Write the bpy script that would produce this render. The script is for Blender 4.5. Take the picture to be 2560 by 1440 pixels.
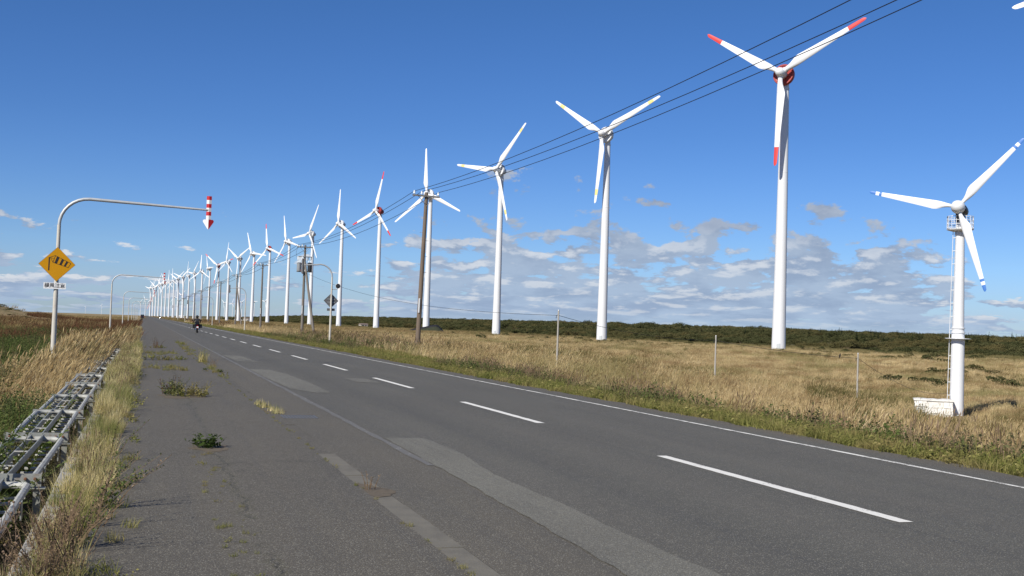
import bpy, bmesh, math, random
import numpy as np
from mathutils import Vector, Matrix, Euler

R = math.radians
rnd = random.Random(7)
nr = np.random.default_rng(11)
scene = bpy.context.scene
for o in list(bpy.data.objects):
    bpy.data.objects.remove(o, do_unlink=True)
COL = scene.collection

# ------------------------------------------------------------------ camera
F_PX, ROLL, PITCH, YAW, EYE = 2835.4, 0.034414, 0.035226, 0.312671, 1.648
_fw = Vector((math.sin(YAW) * math.cos(PITCH), math.cos(YAW) * math.cos(PITCH), math.sin(PITCH)))
_rt = Vector((math.cos(YAW), -math.sin(YAW), 0))
_up = _rt.cross(_fw)
cr = _rt * math.cos(ROLL) + _up * math.sin(ROLL)
cu = _up * math.cos(ROLL) - _rt * math.sin(ROLL)
cam_data = bpy.data.cameras.new('camera')
cam_data.sensor_width = 36
cam_data.lens = F_PX / 2560 * 36
cam_data.clip_start = 0.1
cam_data.clip_end = 30000
cam = bpy.data.objects.new('camera', cam_data)
M = Matrix.Identity(4)
for i in range(3):
    M[i][0], M[i][1], M[i][2] = cr[i], cu[i], -_fw[i]
M[2][3] = EYE
cam.matrix_world = M
COL.objects.link(cam)
scene.camera = cam

# ------------------------------------------------------------------ light and sky
SUN_AZ, SUN_EL = 233, 38
EXPOSURE = 0.2
sun_vec = Vector((math.sin(R(SUN_AZ)) * math.cos(R(SUN_EL)), math.cos(R(SUN_AZ)) * math.cos(R(SUN_EL)), math.sin(R(SUN_EL))))
sl = bpy.data.lights.new('sun', 'SUN')
sl.energy = 5.0
sl.angle = R(0.53)
sl.color = (1.0, 0.955, 0.88)
so = bpy.data.objects.new('sun', sl)
so.rotation_euler = (-sun_vec).to_track_quat('-Z', 'Y').to_euler()
so.location = (-40, -20, 60)
COL.objects.link(so)

vs = scene.view_settings
vs.view_transform = 'Standard'
vs.look = 'None'
vs.exposure = EXPOSURE
vs.gamma = 1
vs.use_curve_mapping = False


class NT:
    """small helper round a node tree"""
    def __init__(self, tree):
        self.t = tree
        self.n = tree.nodes
        self.l = tree.links

    def new(self, kind, **kw):
        nd = self.n.new(kind)
        for k, v in kw.items():
            setattr(nd, k, v)
        return nd

    def put(self, sock, v):
        if isinstance(v, bpy.types.NodeSocket):
            self.l.new(v, sock)
        elif v is not None:
            if isinstance(v, tuple) and len(v) == 3 and sock.type == 'RGBA':
                v = (*v, 1)
            sock.default_value = v

    def math(self, op, a, b=None, c=None, clamp=False):
        nd = self.new('ShaderNodeMath', operation=op, use_clamp=clamp)
        self.put(nd.inputs[0], a)
        if b is not None: self.put(nd.inputs[1], b)
        if c is not None: self.put(nd.inputs[2], c)
        return nd.outputs[0]

    def mr(self, v, a, b, c=0.0, d=1.0, smooth=True):
        nd = self.new('ShaderNodeMapRange')
        nd.interpolation_type = 'SMOOTHSTEP' if smooth else 'LINEAR'
        self.put(nd.inputs[0], v)
        for i, x in enumerate((a, b, c, d)):
            self.put(nd.inputs[i + 1], x)
        return nd.outputs[0]

    def mix(self, f, a, b, blend='MIX'):
        nd = self.new('ShaderNodeMix', data_type='RGBA', blend_type=blend)
        self.put(nd.inputs['Factor'], f)
        self.put(nd.inputs['A'], a) if False else None
        ins = [s for s in nd.inputs if s.type == 'RGBA']
        self.put(ins[0], a)
        self.put(ins[1], b)
        return [s for s in nd.outputs if s.type == 'RGBA'][0]

    def noise(self, vec, scale, detail=3, rough=0.55, dist=0.0, out=0):
        nd = self.new('ShaderNodeTexNoise')
        if vec is not None: self.put(nd.inputs['Vector'], vec)
        self.put(nd.inputs['Scale'], scale)
        self.put(nd.inputs['Detail'], detail)
        self.put(nd.inputs['Roughness'], rough)
        self.put(nd.inputs['Distortion'], dist)
        return nd.outputs[out]

    def sep(self, v):
        nd = self.new('ShaderNodeSeparateXYZ')
        self.put(nd.inputs[0], v)
        return nd.outputs

    def comb(self, x, y, z):
        nd = self.new('ShaderNodeCombineXYZ')
        for i, v in enumerate((x, y, z)):
            self.put(nd.inputs[i], v)
        return nd.outputs[0]

    def scalevec(self, v, s):
        nd = self.new('ShaderNodeVectorMath', operation='MULTIPLY')
        self.put(nd.inputs[0], v)
        self.put(nd.inputs[1], s)
        return nd.outputs[0]


world = bpy.data.worlds.new('World')
scene.world = world
world.use_nodes = True
w = NT(world.node_tree)
w.n.clear()
sky = w.new('ShaderNodeTexSky', sky_type='NISHITA')
sky.sun_disc = False
sky.sun_elevation = R(SUN_EL)
sky.sun_rotation = R(SUN_AZ)
sky.altitude = 0
sky.air_density = 1.0
sky.dust_density = 0.25
sky.ozone_density = 2.5
tc = w.new('ShaderNodeTexCoord').outputs['Generated']
dx, dy, dz = w.sep(tc)
# tint by height; the highest stop is darkened to cut the fill light
el = w.math('MAXIMUM', dz, 0.0)
hs = w.new('ShaderNodeHueSaturation')
w.put(hs.inputs['Hue'], 0.508)
w.put(hs.inputs['Saturation'], 1.30)
w.put(hs.inputs['Value'], 1.0)
w.put(hs.inputs['Color'], sky.outputs[0])
trp = w.new('ShaderNodeValToRGB')
for i, (pos, c_) in enumerate(((0.0, (.56, .76, 1.38)), (0.20, (.54, .73, 1.16)), (0.47, (.555, .715, 1.02)), (0.78, (.655, .765, .955)), (1.0, (.58, .69, .88)))):
    e = trp.color_ramp.elements[i] if i < 2 else trp.color_ramp.elements.new(pos)
    e.position = pos
    e.color = (*[x / 1.5 for x in c_], 1)
w.put(trp.inputs[0], w.math('DIVIDE', el, 0.36))
sky_col = w.mix(1.0, w.mix(1.0, hs.outputs[0], trp.outputs[0], 'MULTIPLY'), (1.5, 1.5, 1.5), 'MULTIPLY')
# clouds: bank of stratocumulus low over the horizon, all the way round
hl = w.math('SQRT', w.math('ADD', w.math('MULTIPLY', dx, dx), w.math('MULTIPLY', dy, dy)))
ux = w.math('DIVIDE', dx, hl)
uy = w.math('DIVIDE', dy, hl)
vlog = w.math('LOGARITHM', w.math('ADD', el, 0.024), math.e)
CS = (23.1, 4.4, 3.0)
def cloud_density(voff, uoff, scale=0.92, det=9, k=29.0, kv=6.6, rough=0.57):
    vv = w.math('ADD', w.math('MULTIPLY', vlog, kv), voff + CS[2])
    p = w.comb(w.math('ADD', w.math('MULTIPLY', ux, k), CS[0] + uoff), w.math('ADD', w.math('MULTIPLY', uy, k), CS[1]), vv)
    return w.noise(p, scale, det, rough, 0.15)
d1 = cloud_density(0.0, 0.0)
d2 = cloud_density(0.50, -0.2)
BS = 3.9
broad = w.noise(w.comb(w.math('MULTIPLY', ux, 1.5), w.math('MULTIPLY', uy, 1.5), BS), 1.0, 1, 0.5)
bk = w.mr(broad, 0.44, 0.60)          # how much of the bank this quarter of the sky has
# cover threshold rises with elevation
thr = w.math('ADD', w.mr(el, 0.015, 0.068, 0.36, 0.535, False), w.mr(el, 0.075, 0.17, 0.0, 0.30, False))
thr = w.math('ADD', thr, w.mr(bk, 0, 1, 0.17, -0.085, False))
over = w.math('SUBTRACT', d1, thr)
cov = w.mr(over, 0.0, 0.07)
light = w.mr(w.math('SUBTRACT', d1, d2), 0.01, 0.17)
thick = w.mr(over, 0.05, 0.24)
c_dark = w.mix(w.mr(el, 0.0, 0.12, 0, 1, False), (0.265, 0.355, 0.52), (0.245, 0.290, 0.375))
c_lit = (0.64, 0.662, 0.70)
lit_f = w.math('MULTIPLY', light, w.math('MULTIPLY', w.mr(el, 0.0, 0.03, 0.35, 0.95), w.mr(el, 0.06, 0.095, 1.0, 0.22)))
lit_f = w.math('MULTIPLY', lit_f, w.math('SUBTRACT', 1.0, w.math('MULTIPLY', thick, 0.30)))
tone = cloud_density(7.3, 5.1, 0.55, 5, 29.0, 6.6, 0.6)
c_dark = w.mix(w.mr(tone, 0.36, 0.62, 0.0, 0.75), c_dark, w.mix(1.0, c_dark, (1.45, 1.40, 1.28), 'MULTIPLY'))
c_cloud = w.mix(lit_f, c_dark, c_lit)
alpha = w.math('MULTIPLY', cov, w.mr(el, 0.0, 0.02, 0.55, 0.90))
# thin even veil low over the horizon
veil = w.math('MULTIPLY', w.mr(el, 0.075, 0.0), w.mr(w.noise(w.comb(w.math('MULTIPLY', ux, 5), w.math('MULTIPLY', uy, 5), w.math('MULTIPLY', vlog, 2.2)), 1.0, 4, 0.55), 0.35, 0.7, 0.25, 0.75))
SKY_K = 0.085
G3 = (1 / SKY_K, 1 / SKY_K, 1 / SKY_K)
sky_col = w.mix(w.math('MULTIPLY', veil, 0.55), sky_col, w.mix(1.0, (0.36, 0.46, 0.62), G3, 'MULTIPLY'))
fin = w.mix(alpha, sky_col, w.mix(1.0, c_cloud, G3, 'MULTIPLY'))
bg = w.new('ShaderNodeBackground')
w.put(bg.inputs['Strength'], SKY_K)
w.put(bg.inputs['Color'], fin)
w.l.new(bg.outputs[0], w.new('ShaderNodeOutputWorld').inputs[0])

scene.render.resolution_x, scene.render.resolution_y = 1024, 576
scene.render.engine = 'CYCLES'
scene.cycles.max_bounces = 6
scene.cycles.transparent_max_bounces = 4

# ------------------------------------------------------------------ helpers
def smooth(a, b, x):
    t = np.clip((np.asarray(x, float) - a) / (b - a), 0, 1)
    return t * t * (3 - 2 * t)


class MB:
    def __init__(self):
        self.v, self.f, self.m = [], [], []

    def add(self, verts, faces, mi=0):
        n = len(self.v)
        self.v += [tuple(x) for x in verts]
        self.f += [tuple(i + n for i in f) for f in faces]
        self.m += [mi] * len(faces)
        return self

    def box(self, c, s, rot=None, mi=0):
        x, y, z = s[0] / 2, s[1] / 2, s[2] / 2
        vs = [Vector(p) for p in ((-x, -y, -z), (x, -y, -z), (x, y, -z), (-x, y, -z), (-x, -y, z), (x, -y, z), (x, y, z), (-x, y, z))]
        if rot is not None:
            q = Euler(rot).to_matrix()
            vs = [q @ v for v in vs]
        c = Vector(c)
        return self.add([v + c for v in vs], [(0, 3, 2, 1), (4, 5, 6, 7), (0, 1, 5, 4), (1, 2, 6, 5), (2, 3, 7, 6), (3, 0, 4, 7)], mi)

    def tube(self, path, rad, n=8, caps=True, mi=0, closed=False):
        path = [Vector(p) for p in path]
        k = len(path)
        if not hasattr(rad, '__len__'): rad = [rad] * k
        vs, fs = [], []
        prev = None
        for i, p in enumerate(path):
            if closed: d = path[(i + 1) % k] - path[i - 1]
            else: d = path[min(i + 1, k - 1)] - path[max(i - 1, 0)]
            d = d.normalized()
            if prev is None:
                a = Vector((0, 0, 1)) if abs(d.z) < 0.9 else Vector((1, 0, 0))
                x = d.cross(a).normalized()
            else:
                x = (prev - d * prev.dot(d)).normalized()
            prev = x
            y = d.cross(x)
            for j in range(n):
                t = 2 * math.pi * j / n
                vs.append(p + (x * math.cos(t) + y * math.sin(t)) * rad[i])
        for i in range(k if closed else k - 1):
            for j in range(n):
                i2 = (i + 1) % k
                fs.append((i * n + j, i * n + (j + 1) % n, i2 * n + (j + 1) % n, i2 * n + j))
        if caps and not closed:
            fs.append(tuple(range(n - 1, -1, -1)))
            fs.append(tuple((k - 1) * n + j for j in range(n)))
        return self.add(vs, fs, mi)

    def lathe(self, prof, n=16, axis=None, origin=(0, 0, 0), mi=0):
        """prof: list of (radius, height); axis: matrix 3x3 taking z to the wanted axis"""
        q = axis if axis is not None else Matrix.Identity(3)
        o = Vector(origin)
        vs, fs = [], []
        for r_, z in prof:
            for j in range(n):
                t = 2 * math.pi * j / n
                vs.append(o + q @ Vector((r_ * math.cos(t), r_ * math.sin(t), z)))
        k = len(prof)
        for i in range(k - 1):
            for j in range(n):
                fs.append((i * n + j, i * n + (j + 1) % n, (i + 1) * n + (j + 1) % n, (i + 1) * n + j))
        fs.append(tuple(range(n - 1, -1, -1)))
        fs.append(tuple((k - 1) * n + j for j in range(n)))
        return self.add(vs, fs, mi)

    def loft(self, secs, mi=0, caps=True):
        n = len(secs[0])
        vs = [p for s in secs for p in s]
        fs = []
        for i in range(len(secs) - 1):
            for j in range(n):
                fs.append((i * n + j, i * n + (j + 1) % n, (i + 1) * n + (j + 1) % n, (i + 1) * n + j))
        if caps:
            fs.append(tuple(range(n - 1, -1, -1)))
            fs.append(tuple((len(secs) - 1) * n + j for j in range(n)))
        return self.add(vs, fs, mi)

    def mesh(self, name, mats, smooth_=False):
        me = bpy.data.meshes.new(name)
        me.from_pydata(self.v, [], self.f)
        for m_ in (mats if isinstance(mats, (list, tuple)) else [mats]):
            me.materials.append(m_)
        me.polygons.foreach_set('material_index', self.m)
        if smooth_:
            me.polygons.foreach_set('use_smooth', [True] * len(self.f))
            try: me.set_sharp_from_angle(angle=R(38))
            except Exception: pass
        me.update()
        return me


def obj(name, me, parent=None, loc=None, mat4=None):
    if isinstance(me, tuple): me = me[0].mesh(name, *me[1:])
    o = bpy.data.objects.new(name, me)
    COL.objects.link(o)
    if parent is not None: o.parent = parent
    if loc is not None: o.location = loc
    if mat4 is not None: o.matrix_local = mat4
    return o


def tag(o, label=None, cat=None, group=None, kind=None):
    if label: o['label'] = label
    if cat: o['category'] = cat
    if group: o['group'] = group
    if kind: o['kind'] = kind
    return o


def empty(name, loc=(0, 0, 0), rz=0.0):
    o = bpy.data.objects.new(name, None)
    o.empty_display_size = 0.3
    o.location = loc
    o.rotation_euler = (0, 0, rz)
    COL.objects.link(o)
    return o


def copy_tree(o, parent=None):
    c = o.copy()
    COL.objects.link(c)
    c.parent = parent
    for ch in [x for x in o.children]:
        copy_tree(ch, c)
    return c


ORD = ['zeroth', 'first', 'second', 'third', 'fourth', 'fifth', 'sixth', 'seventh', 'eighth', 'ninth', 'tenth', 'eleventh', 'twelfth', 'thirteenth', 'fourteenth', 'fifteenth', 'sixteenth', 'seventeenth', 'eighteenth', 'nineteenth', 'twentieth', 'twenty-first', 'twenty-second', 'twenty-third', 'twenty-fourth', 'twenty-fifth', 'twenty-sixth', 'twenty-seventh', 'twenty-eighth', 'twenty-ninth', 'thirtieth']


# ------------------------------------------------------------------ materials
def new_mat(name):
    m = bpy.data.materials.new(name)
    m.use_nodes = True
    t = NT(m.node_tree)
    t.n.clear()
    out = t.new('ShaderNodeOutputMaterial')
    b = t.new('ShaderNodeBsdfPrincipled')
    t.l.new(b.outputs[0], out.inputs[0])
    return m, t, b, out


def pmat(name, col, rough=0.6, metal=0.0, var=0.12, scale=3.0, dirt=None, dirt_amt=0.0, dirt_scale=1.2, bump=0.0, bump_scale=40, stretch=(1, 1, 1), spec=0.4):
    m, t, b, out = new_mat(name)
    co = t.scalevec(t.new('ShaderNodeTexCoord').outputs['Object'], stretch)
    n = t.noise(co, scale, 4, 0.6)
    c = t.mix(n, tuple(x * (1 - var) for x in col), tuple(min(1, x * (1 + var)) for x in col))
    if dirt is not None:
        n2 = t.noise(co, dirt_scale, 6, 0.65, 0.3)
        c = t.mix(t.math('MULTIPLY', t.mr(n2, 0.48, 0.72), dirt_amt), c, dirt)
    t.put(b.inputs['Base Color'], c)
    t.put(b.inputs['Metallic'], metal)
    t.put(b.inputs['Specular IOR Level'], spec)
    t.put(b.inputs['Roughness'], t.mr(n, 0.2, 0.8, max(0.05, rough - 0.1), min(1, rough + 0.1), False))
    if bump:
        bn = t.new('ShaderNodeBump')
        t.put(bn.inputs['Strength'], bump)
        t.put(bn.inputs['Distance'], 0.01)
        t.put(bn.inputs['Height'], t.noise(co, bump_scale, 4, 0.6))
        t.l.new(bn.outputs[0], b.inputs['Normal'])
    return m


def leafmat(name, ramp, patch_scale=0.12, trans=0.35, patch=None, patch_amt=0.6, rough=0.75, patch_lo=0.45, patch_hi=0.62, patch2=None, olive=None):
    """foliage: colour by the blade's own value, the clump's random and broad patches over the ground"""
    m, t, b, out = new_mat(name)
    at = t.new('ShaderNodeAttribute', attribute_name='v')
    oi = t.new('ShaderNodeObjectInfo').outputs['Random']
    f = t.math('ADD', t.math('MULTIPLY', at.outputs['Fac'], 0.62), t.math('MULTIPLY', oi, 0.38))
    cr_ = t.new('ShaderNodeValToRGB')
    els = cr_.color_ramp.elements
    k = len(ramp)
    els[0].position, els[0].color = 0.0, (*ramp[0], 1)
    els[1].position, els[1].color = 1.0, (*ramp[-1], 1)
    for i in range(1, k - 1):
        e = els.new(i / (k - 1))
        e.color = (*ramp[i], 1)
    t.put(cr_.inputs[0], f)
    c = cr_.outputs[0]
    pos = t.new('ShaderNodeNewGeometry').outputs['Position']
    if patch is not None:
        n = t.noise(pos, patch_scale, 4, 0.6)
        c = t.mix(t.math('MULTIPLY', t.mr(n, patch_lo, patch_hi), patch_amt), c, patch)
        if patch2 is not None:
            n2 = t.noise(t.scalevec(pos, (1, 1.6, 1)), patch_scale * 2.3, 3, 0.6, 0.4)
            c = t.mix(t.math('MULTIPLY', t.mr(n2, .48, .62), .75), c, patch2)
    if olive is not None:   # sedge and heath towards the wood
        px_ = t.sep(pos)[0]
        wv_ = t.math('ADD', px_, t.math('MULTIPLY', t.math('SUBTRACT', t.noise(pos, .018, 4, .6), .5), 130))
        c = t.mix(t.math('MULTIPLY', t.mr(wv_, 150, 215), .8), c, olive)
    t.n.remove(b)
    d = t.new('ShaderNodeBsdfDiffuse')
    tr = t.new('ShaderNodeBsdfTranslucent')
    t.put(d.inputs[0], c)
    t.put(tr.inputs[0], c)
    mx = t.new('ShaderNodeMixShader')
    t.put(mx.inputs[0], trans)
    t.l.new(d.outputs[0], mx.inputs[1])
    t.l.new(tr.outputs[0], mx.inputs[2])
    t.l.new(mx.outputs[0], out.inputs[0])
    return m


M_white = pmat('turbine_white_paint', (0.70, 0.705, 0.70), 0.42, 0, 0.02, 0.35, (0.50, 0.49, 0.45), 0.32, 0.8, stretch=(1, 1, 0.05))
M_blade = pmat('blade_white_gelcoat', (0.73, 0.735, 0.73), 0.35, 0, 0.02, 0.5)
M_red = pmat('turbine_red_paint', (0.62, 0.045, 0.035), 0.45, 0, 0.1, 0.6)
M_redring = pmat('generator_red_paint', (0.36, 0.055, 0.045), 0.5, 0, 0.15, 0.6)
M_yellow = pmat('blade_yellow_band', (0.78, 0.62, 0.22), 0.5, 0, 0.08, 1)
M_bluetip = pmat('blade_blue_paint', (0.05, 0.17, 0.48), 0.45, 0, 0.1, 1)
M_dark = pmat('dark_metal', (0.03, 0.03, 0.032), 0.5, 0.2, 0.2, 3)
M_galv = pmat('galvanised_steel', (0.46, 0.47, 0.46), 0.5, 0.3, 0.12, 4, (0.30, 0.25, 0.19), 0.3, 1.5)
M_polepaint = pmat('cream_pole_paint', (0.52, 0.49, 0.42), 0.55, 0, 0.12, 5, (0.24, 0.14, 0.08), 0.45, 3.0, stretch=(1, 1, 0.3))
M_rail = pmat('weathered_white_pipe', (0.40, 0.40, 0.36), 0.6, 0, 0.15, 6, (0.15, 0.12, 0.08), 0.65, 6)
M_slat = pmat('slat_white_paint', (0.45, 0.44, 0.39), 0.55, 0, 0.1, 6, (0.26, 0.18, 0.11), 0.5, 6)
M_plate = pmat('grey_bracket_steel', (0.30, 0.31, 0.28), 0.55, 0.2, 0.15, 8, (0.20, 0.12, 0.07), 0.45, 9)
M_rust = pmat('rusty_bolt', (0.16, 0.07, 0.035), 0.8, 0, 0.3, 30)
M_signyellow = pmat('sign_yellow', (0.50, 0.232, 0.004), 0.6, 0, 0.06, 2, spec=0.15)
M_black = pmat('sign_black', (0.02, 0.016, 0.016), 0.5, 0, 0.1, 5)
M_signwhite = pmat('sign_white', (0.75, 0.75, 0.73), 0.45, 0, 0.05, 4, (0.45, 0.42, 0.36), 0.3, 4)
M_signback = pmat('sign_back_grey', (0.13, 0.13, 0.13), 0.55, 0.3, 0.2, 3)
M_signred = pmat('sign_red', (0.52, 0.018, 0.022), 0.42, 0, 0.06, 4)
M_upole = pmat('brown_utility_pole', (0.155, 0.115, 0.082), 0.8, 0, 0.25, 4, (0.07, 0.055, 0.042), 0.5, 3, bump=0.3, stretch=(1, 1, 0.12))
M_upole2 = pmat('grey_utility_pole', (0.17, 0.150, 0.125), 0.8, 0, 0.2, 4, (0.08, 0.07, 0.06), 0.5, 3, stretch=(1, 1, 0.12))
M_cross = pmat('crossarm_steel', (0.20, 0.19, 0.17), 0.6, 0.3, 0.2, 4)
M_insul = pmat('white_porcelain', (0.75, 0.80, 0.80), 0.2, 0, 0.03, 4)
M_wire = pmat('wire_black', (0.012, 0.012, 0.014), 0.6, 0, 0.1, 1)
M_trans = pmat('transformer_grey', (0.26, 0.27, 0.27), 0.5, 0.1, 0.1, 3)
M_conc = pmat('concrete_kerb', (0.30, 0.285, 0.25), 0.9, 0, 0.2, 6, (0.13, 0.115, 0.085), 0.6, 4, bump=0.5)
M_gutter = pmat('gutter_concrete', (0.150, 0.137, 0.107), 0.9, 0, 0.25, 5, (0.10, 0.092, 0.074), 0.6, 1.6, bump=0.4, bump_scale=60)
M_grate = pmat('grate_steel', (0.17, 0.175, 0.18), 0.5, 0.5, 0.2, 9, (0.1, 0.06, 0.04), 0.5, 9)
M_pit = pmat('pit_dark', (0.015, 0.014, 0.013), 0.9)
M_tyre = pmat('tyre_rubber', (0.014, 0.014, 0.014), 0.85)
M_bike = pmat('motorcycle_black', (0.012, 0.012, 0.014), 0.3, 0, 0.1, 4)
M_bikered = pmat('motorcycle_dark_red', (0.20, 0.012, 0.012), 0.3, 0, 0.1, 4)
M_leather = pmat('black_jacket', (0.014, 0.014, 0.017), 0.7, 0, 0.25, 8)
M_chrome = pmat('chrome', (0.55, 0.55, 0.55), 0.25, 0.9, 0.05, 3)
M_lamp = pmat('tail_lamp_red', (0.45, 0.01, 0.01), 0.25)
M_shedwall = pmat('shed_beige', (0.45, 0.41, 0.34), 0.8, 0, 0.1, 1)
M_shedwhite = pmat('shed_white', (0.72, 0.71, 0.68), 0.7, 0, 0.06, 1)
M_shedroof = pmat('shed_roof', (0.22, 0.17, 0.14), 0.7, 0, 0.2, 1)
M_glassdark = pmat('window_dark', (0.03, 0.035, 0.04), 0.15)
M_sheet = pmat('black_sheet', (0.010, 0.010, 0.012), 0.7, 0, 0.3, 0.5)
M_carpaint = pmat('dark_car_paint', (0.02, 0.02, 0.03), 0.3)
M_thatch = pmat('trunk_bark', (0.11, 0.085, 0.06), 0.9, 0, 0.3, 3)

TAN = [(0.20, 0.146, 0.066), (0.40, 0.302, 0.148), (0.60, 0.472, 0.255), (0.80, 0.655, 0.40)]
L_tan = leafmat('dry_reed_leaves', TAN, 0.085, 0.30, (0.235, 0.215, 0.085), 0.75, patch_lo=0.47, patch_hi=0.60, patch2=(0.25, 0.160, 0.078), olive=(0.150, 0.135, 0.055))
L_tanfar = leafmat('dry_meadow_leaves', [(0.165, 0.118, 0.054), (0.29, 0.215, 0.104), (0.42, 0.32, 0.165)], 0.022, 0.25, (0.125, 0.122, 0.045), 0.85, patch_lo=0.46, patch_hi=0.60, patch2=(0.20, 0.128, 0.060), olive=(0.130, 0.118, 0.048))
L_straw = leafmat('straw_green_grass', [(0.15, 0.155, 0.045), (0.42, 0.36, 0.14), (0.70, 0.58, 0.29), (0.85, 0.74, 0.46)], 1.3, 0.35, (0.18, 0.20, 0.055), 0.85, patch_lo=.48, patch_hi=.58)
L_verge = leafmat('verge_green_grass', [(0.076, 0.091, 0.024), (0.152, 0.165, 0.044), (0.275, 0.262, 0.081), (0.415, 0.360, 0.146)], 0.55, 0.35, (0.305, 0.238, 0.104), 0.75)
L_weed = leafmat('weed_dark_leaves', [(0.040, 0.065, 0.018), (0.076, 0.112, 0.029), (0.128, 0.164, 0.048), (0.181, 0.190, 0.081)], 0.4, 0.30, (0.154, 0.109, 0.073), 0.55)
L_green = leafmat('weed_bright_leaves', [(0.052, 0.091, 0.018), (0.098, 0.163, 0.033), (0.156, 0.215, 0.058)], 0.6, 0.35)
L_dock = leafmat('red_brown_dock', [(0.058, 0.026, 0.017), (0.123, 0.052, 0.032), (0.189, 0.096, 0.052), (0.246, 0.167, 0.087)], 0.2, 0.25, (0.080, 0.087, 0.029), 0.5)
L_dead = leafmat('dead_brown_stalks', [(0.105, 0.070, 0.042), (0.210, 0.147, 0.091), (0.378, 0.280, 0.182)], 0.6, 0.2)
L_tuss = leafmat('brown_tussock_leaves', [(0.085, 0.072, 0.028), (0.155, 0.118, 0.050), (0.25, 0.185, 0.085)], 0.12, 0.28, (0.095, 0.108, 0.036), 0.8)
L_tree = leafmat('scrub_oak_leaves', [(0.026, 0.032, 0.014), (0.054, 0.060, 0.025), (0.092, 0.094, 0.040), (0.145, 0.135, 0.062)], 0.013, 0.25, (0.150, 0.122, 0.050), 0.75, patch_lo=0.46, patch_hi=0.64)
L_conif = leafmat('dark_conifer_needles', [(0.016, 0.026, 0.012), (0.031, 0.044, 0.018), (0.047, 0.060, 0.026)], 0.02, 0.12)

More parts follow.
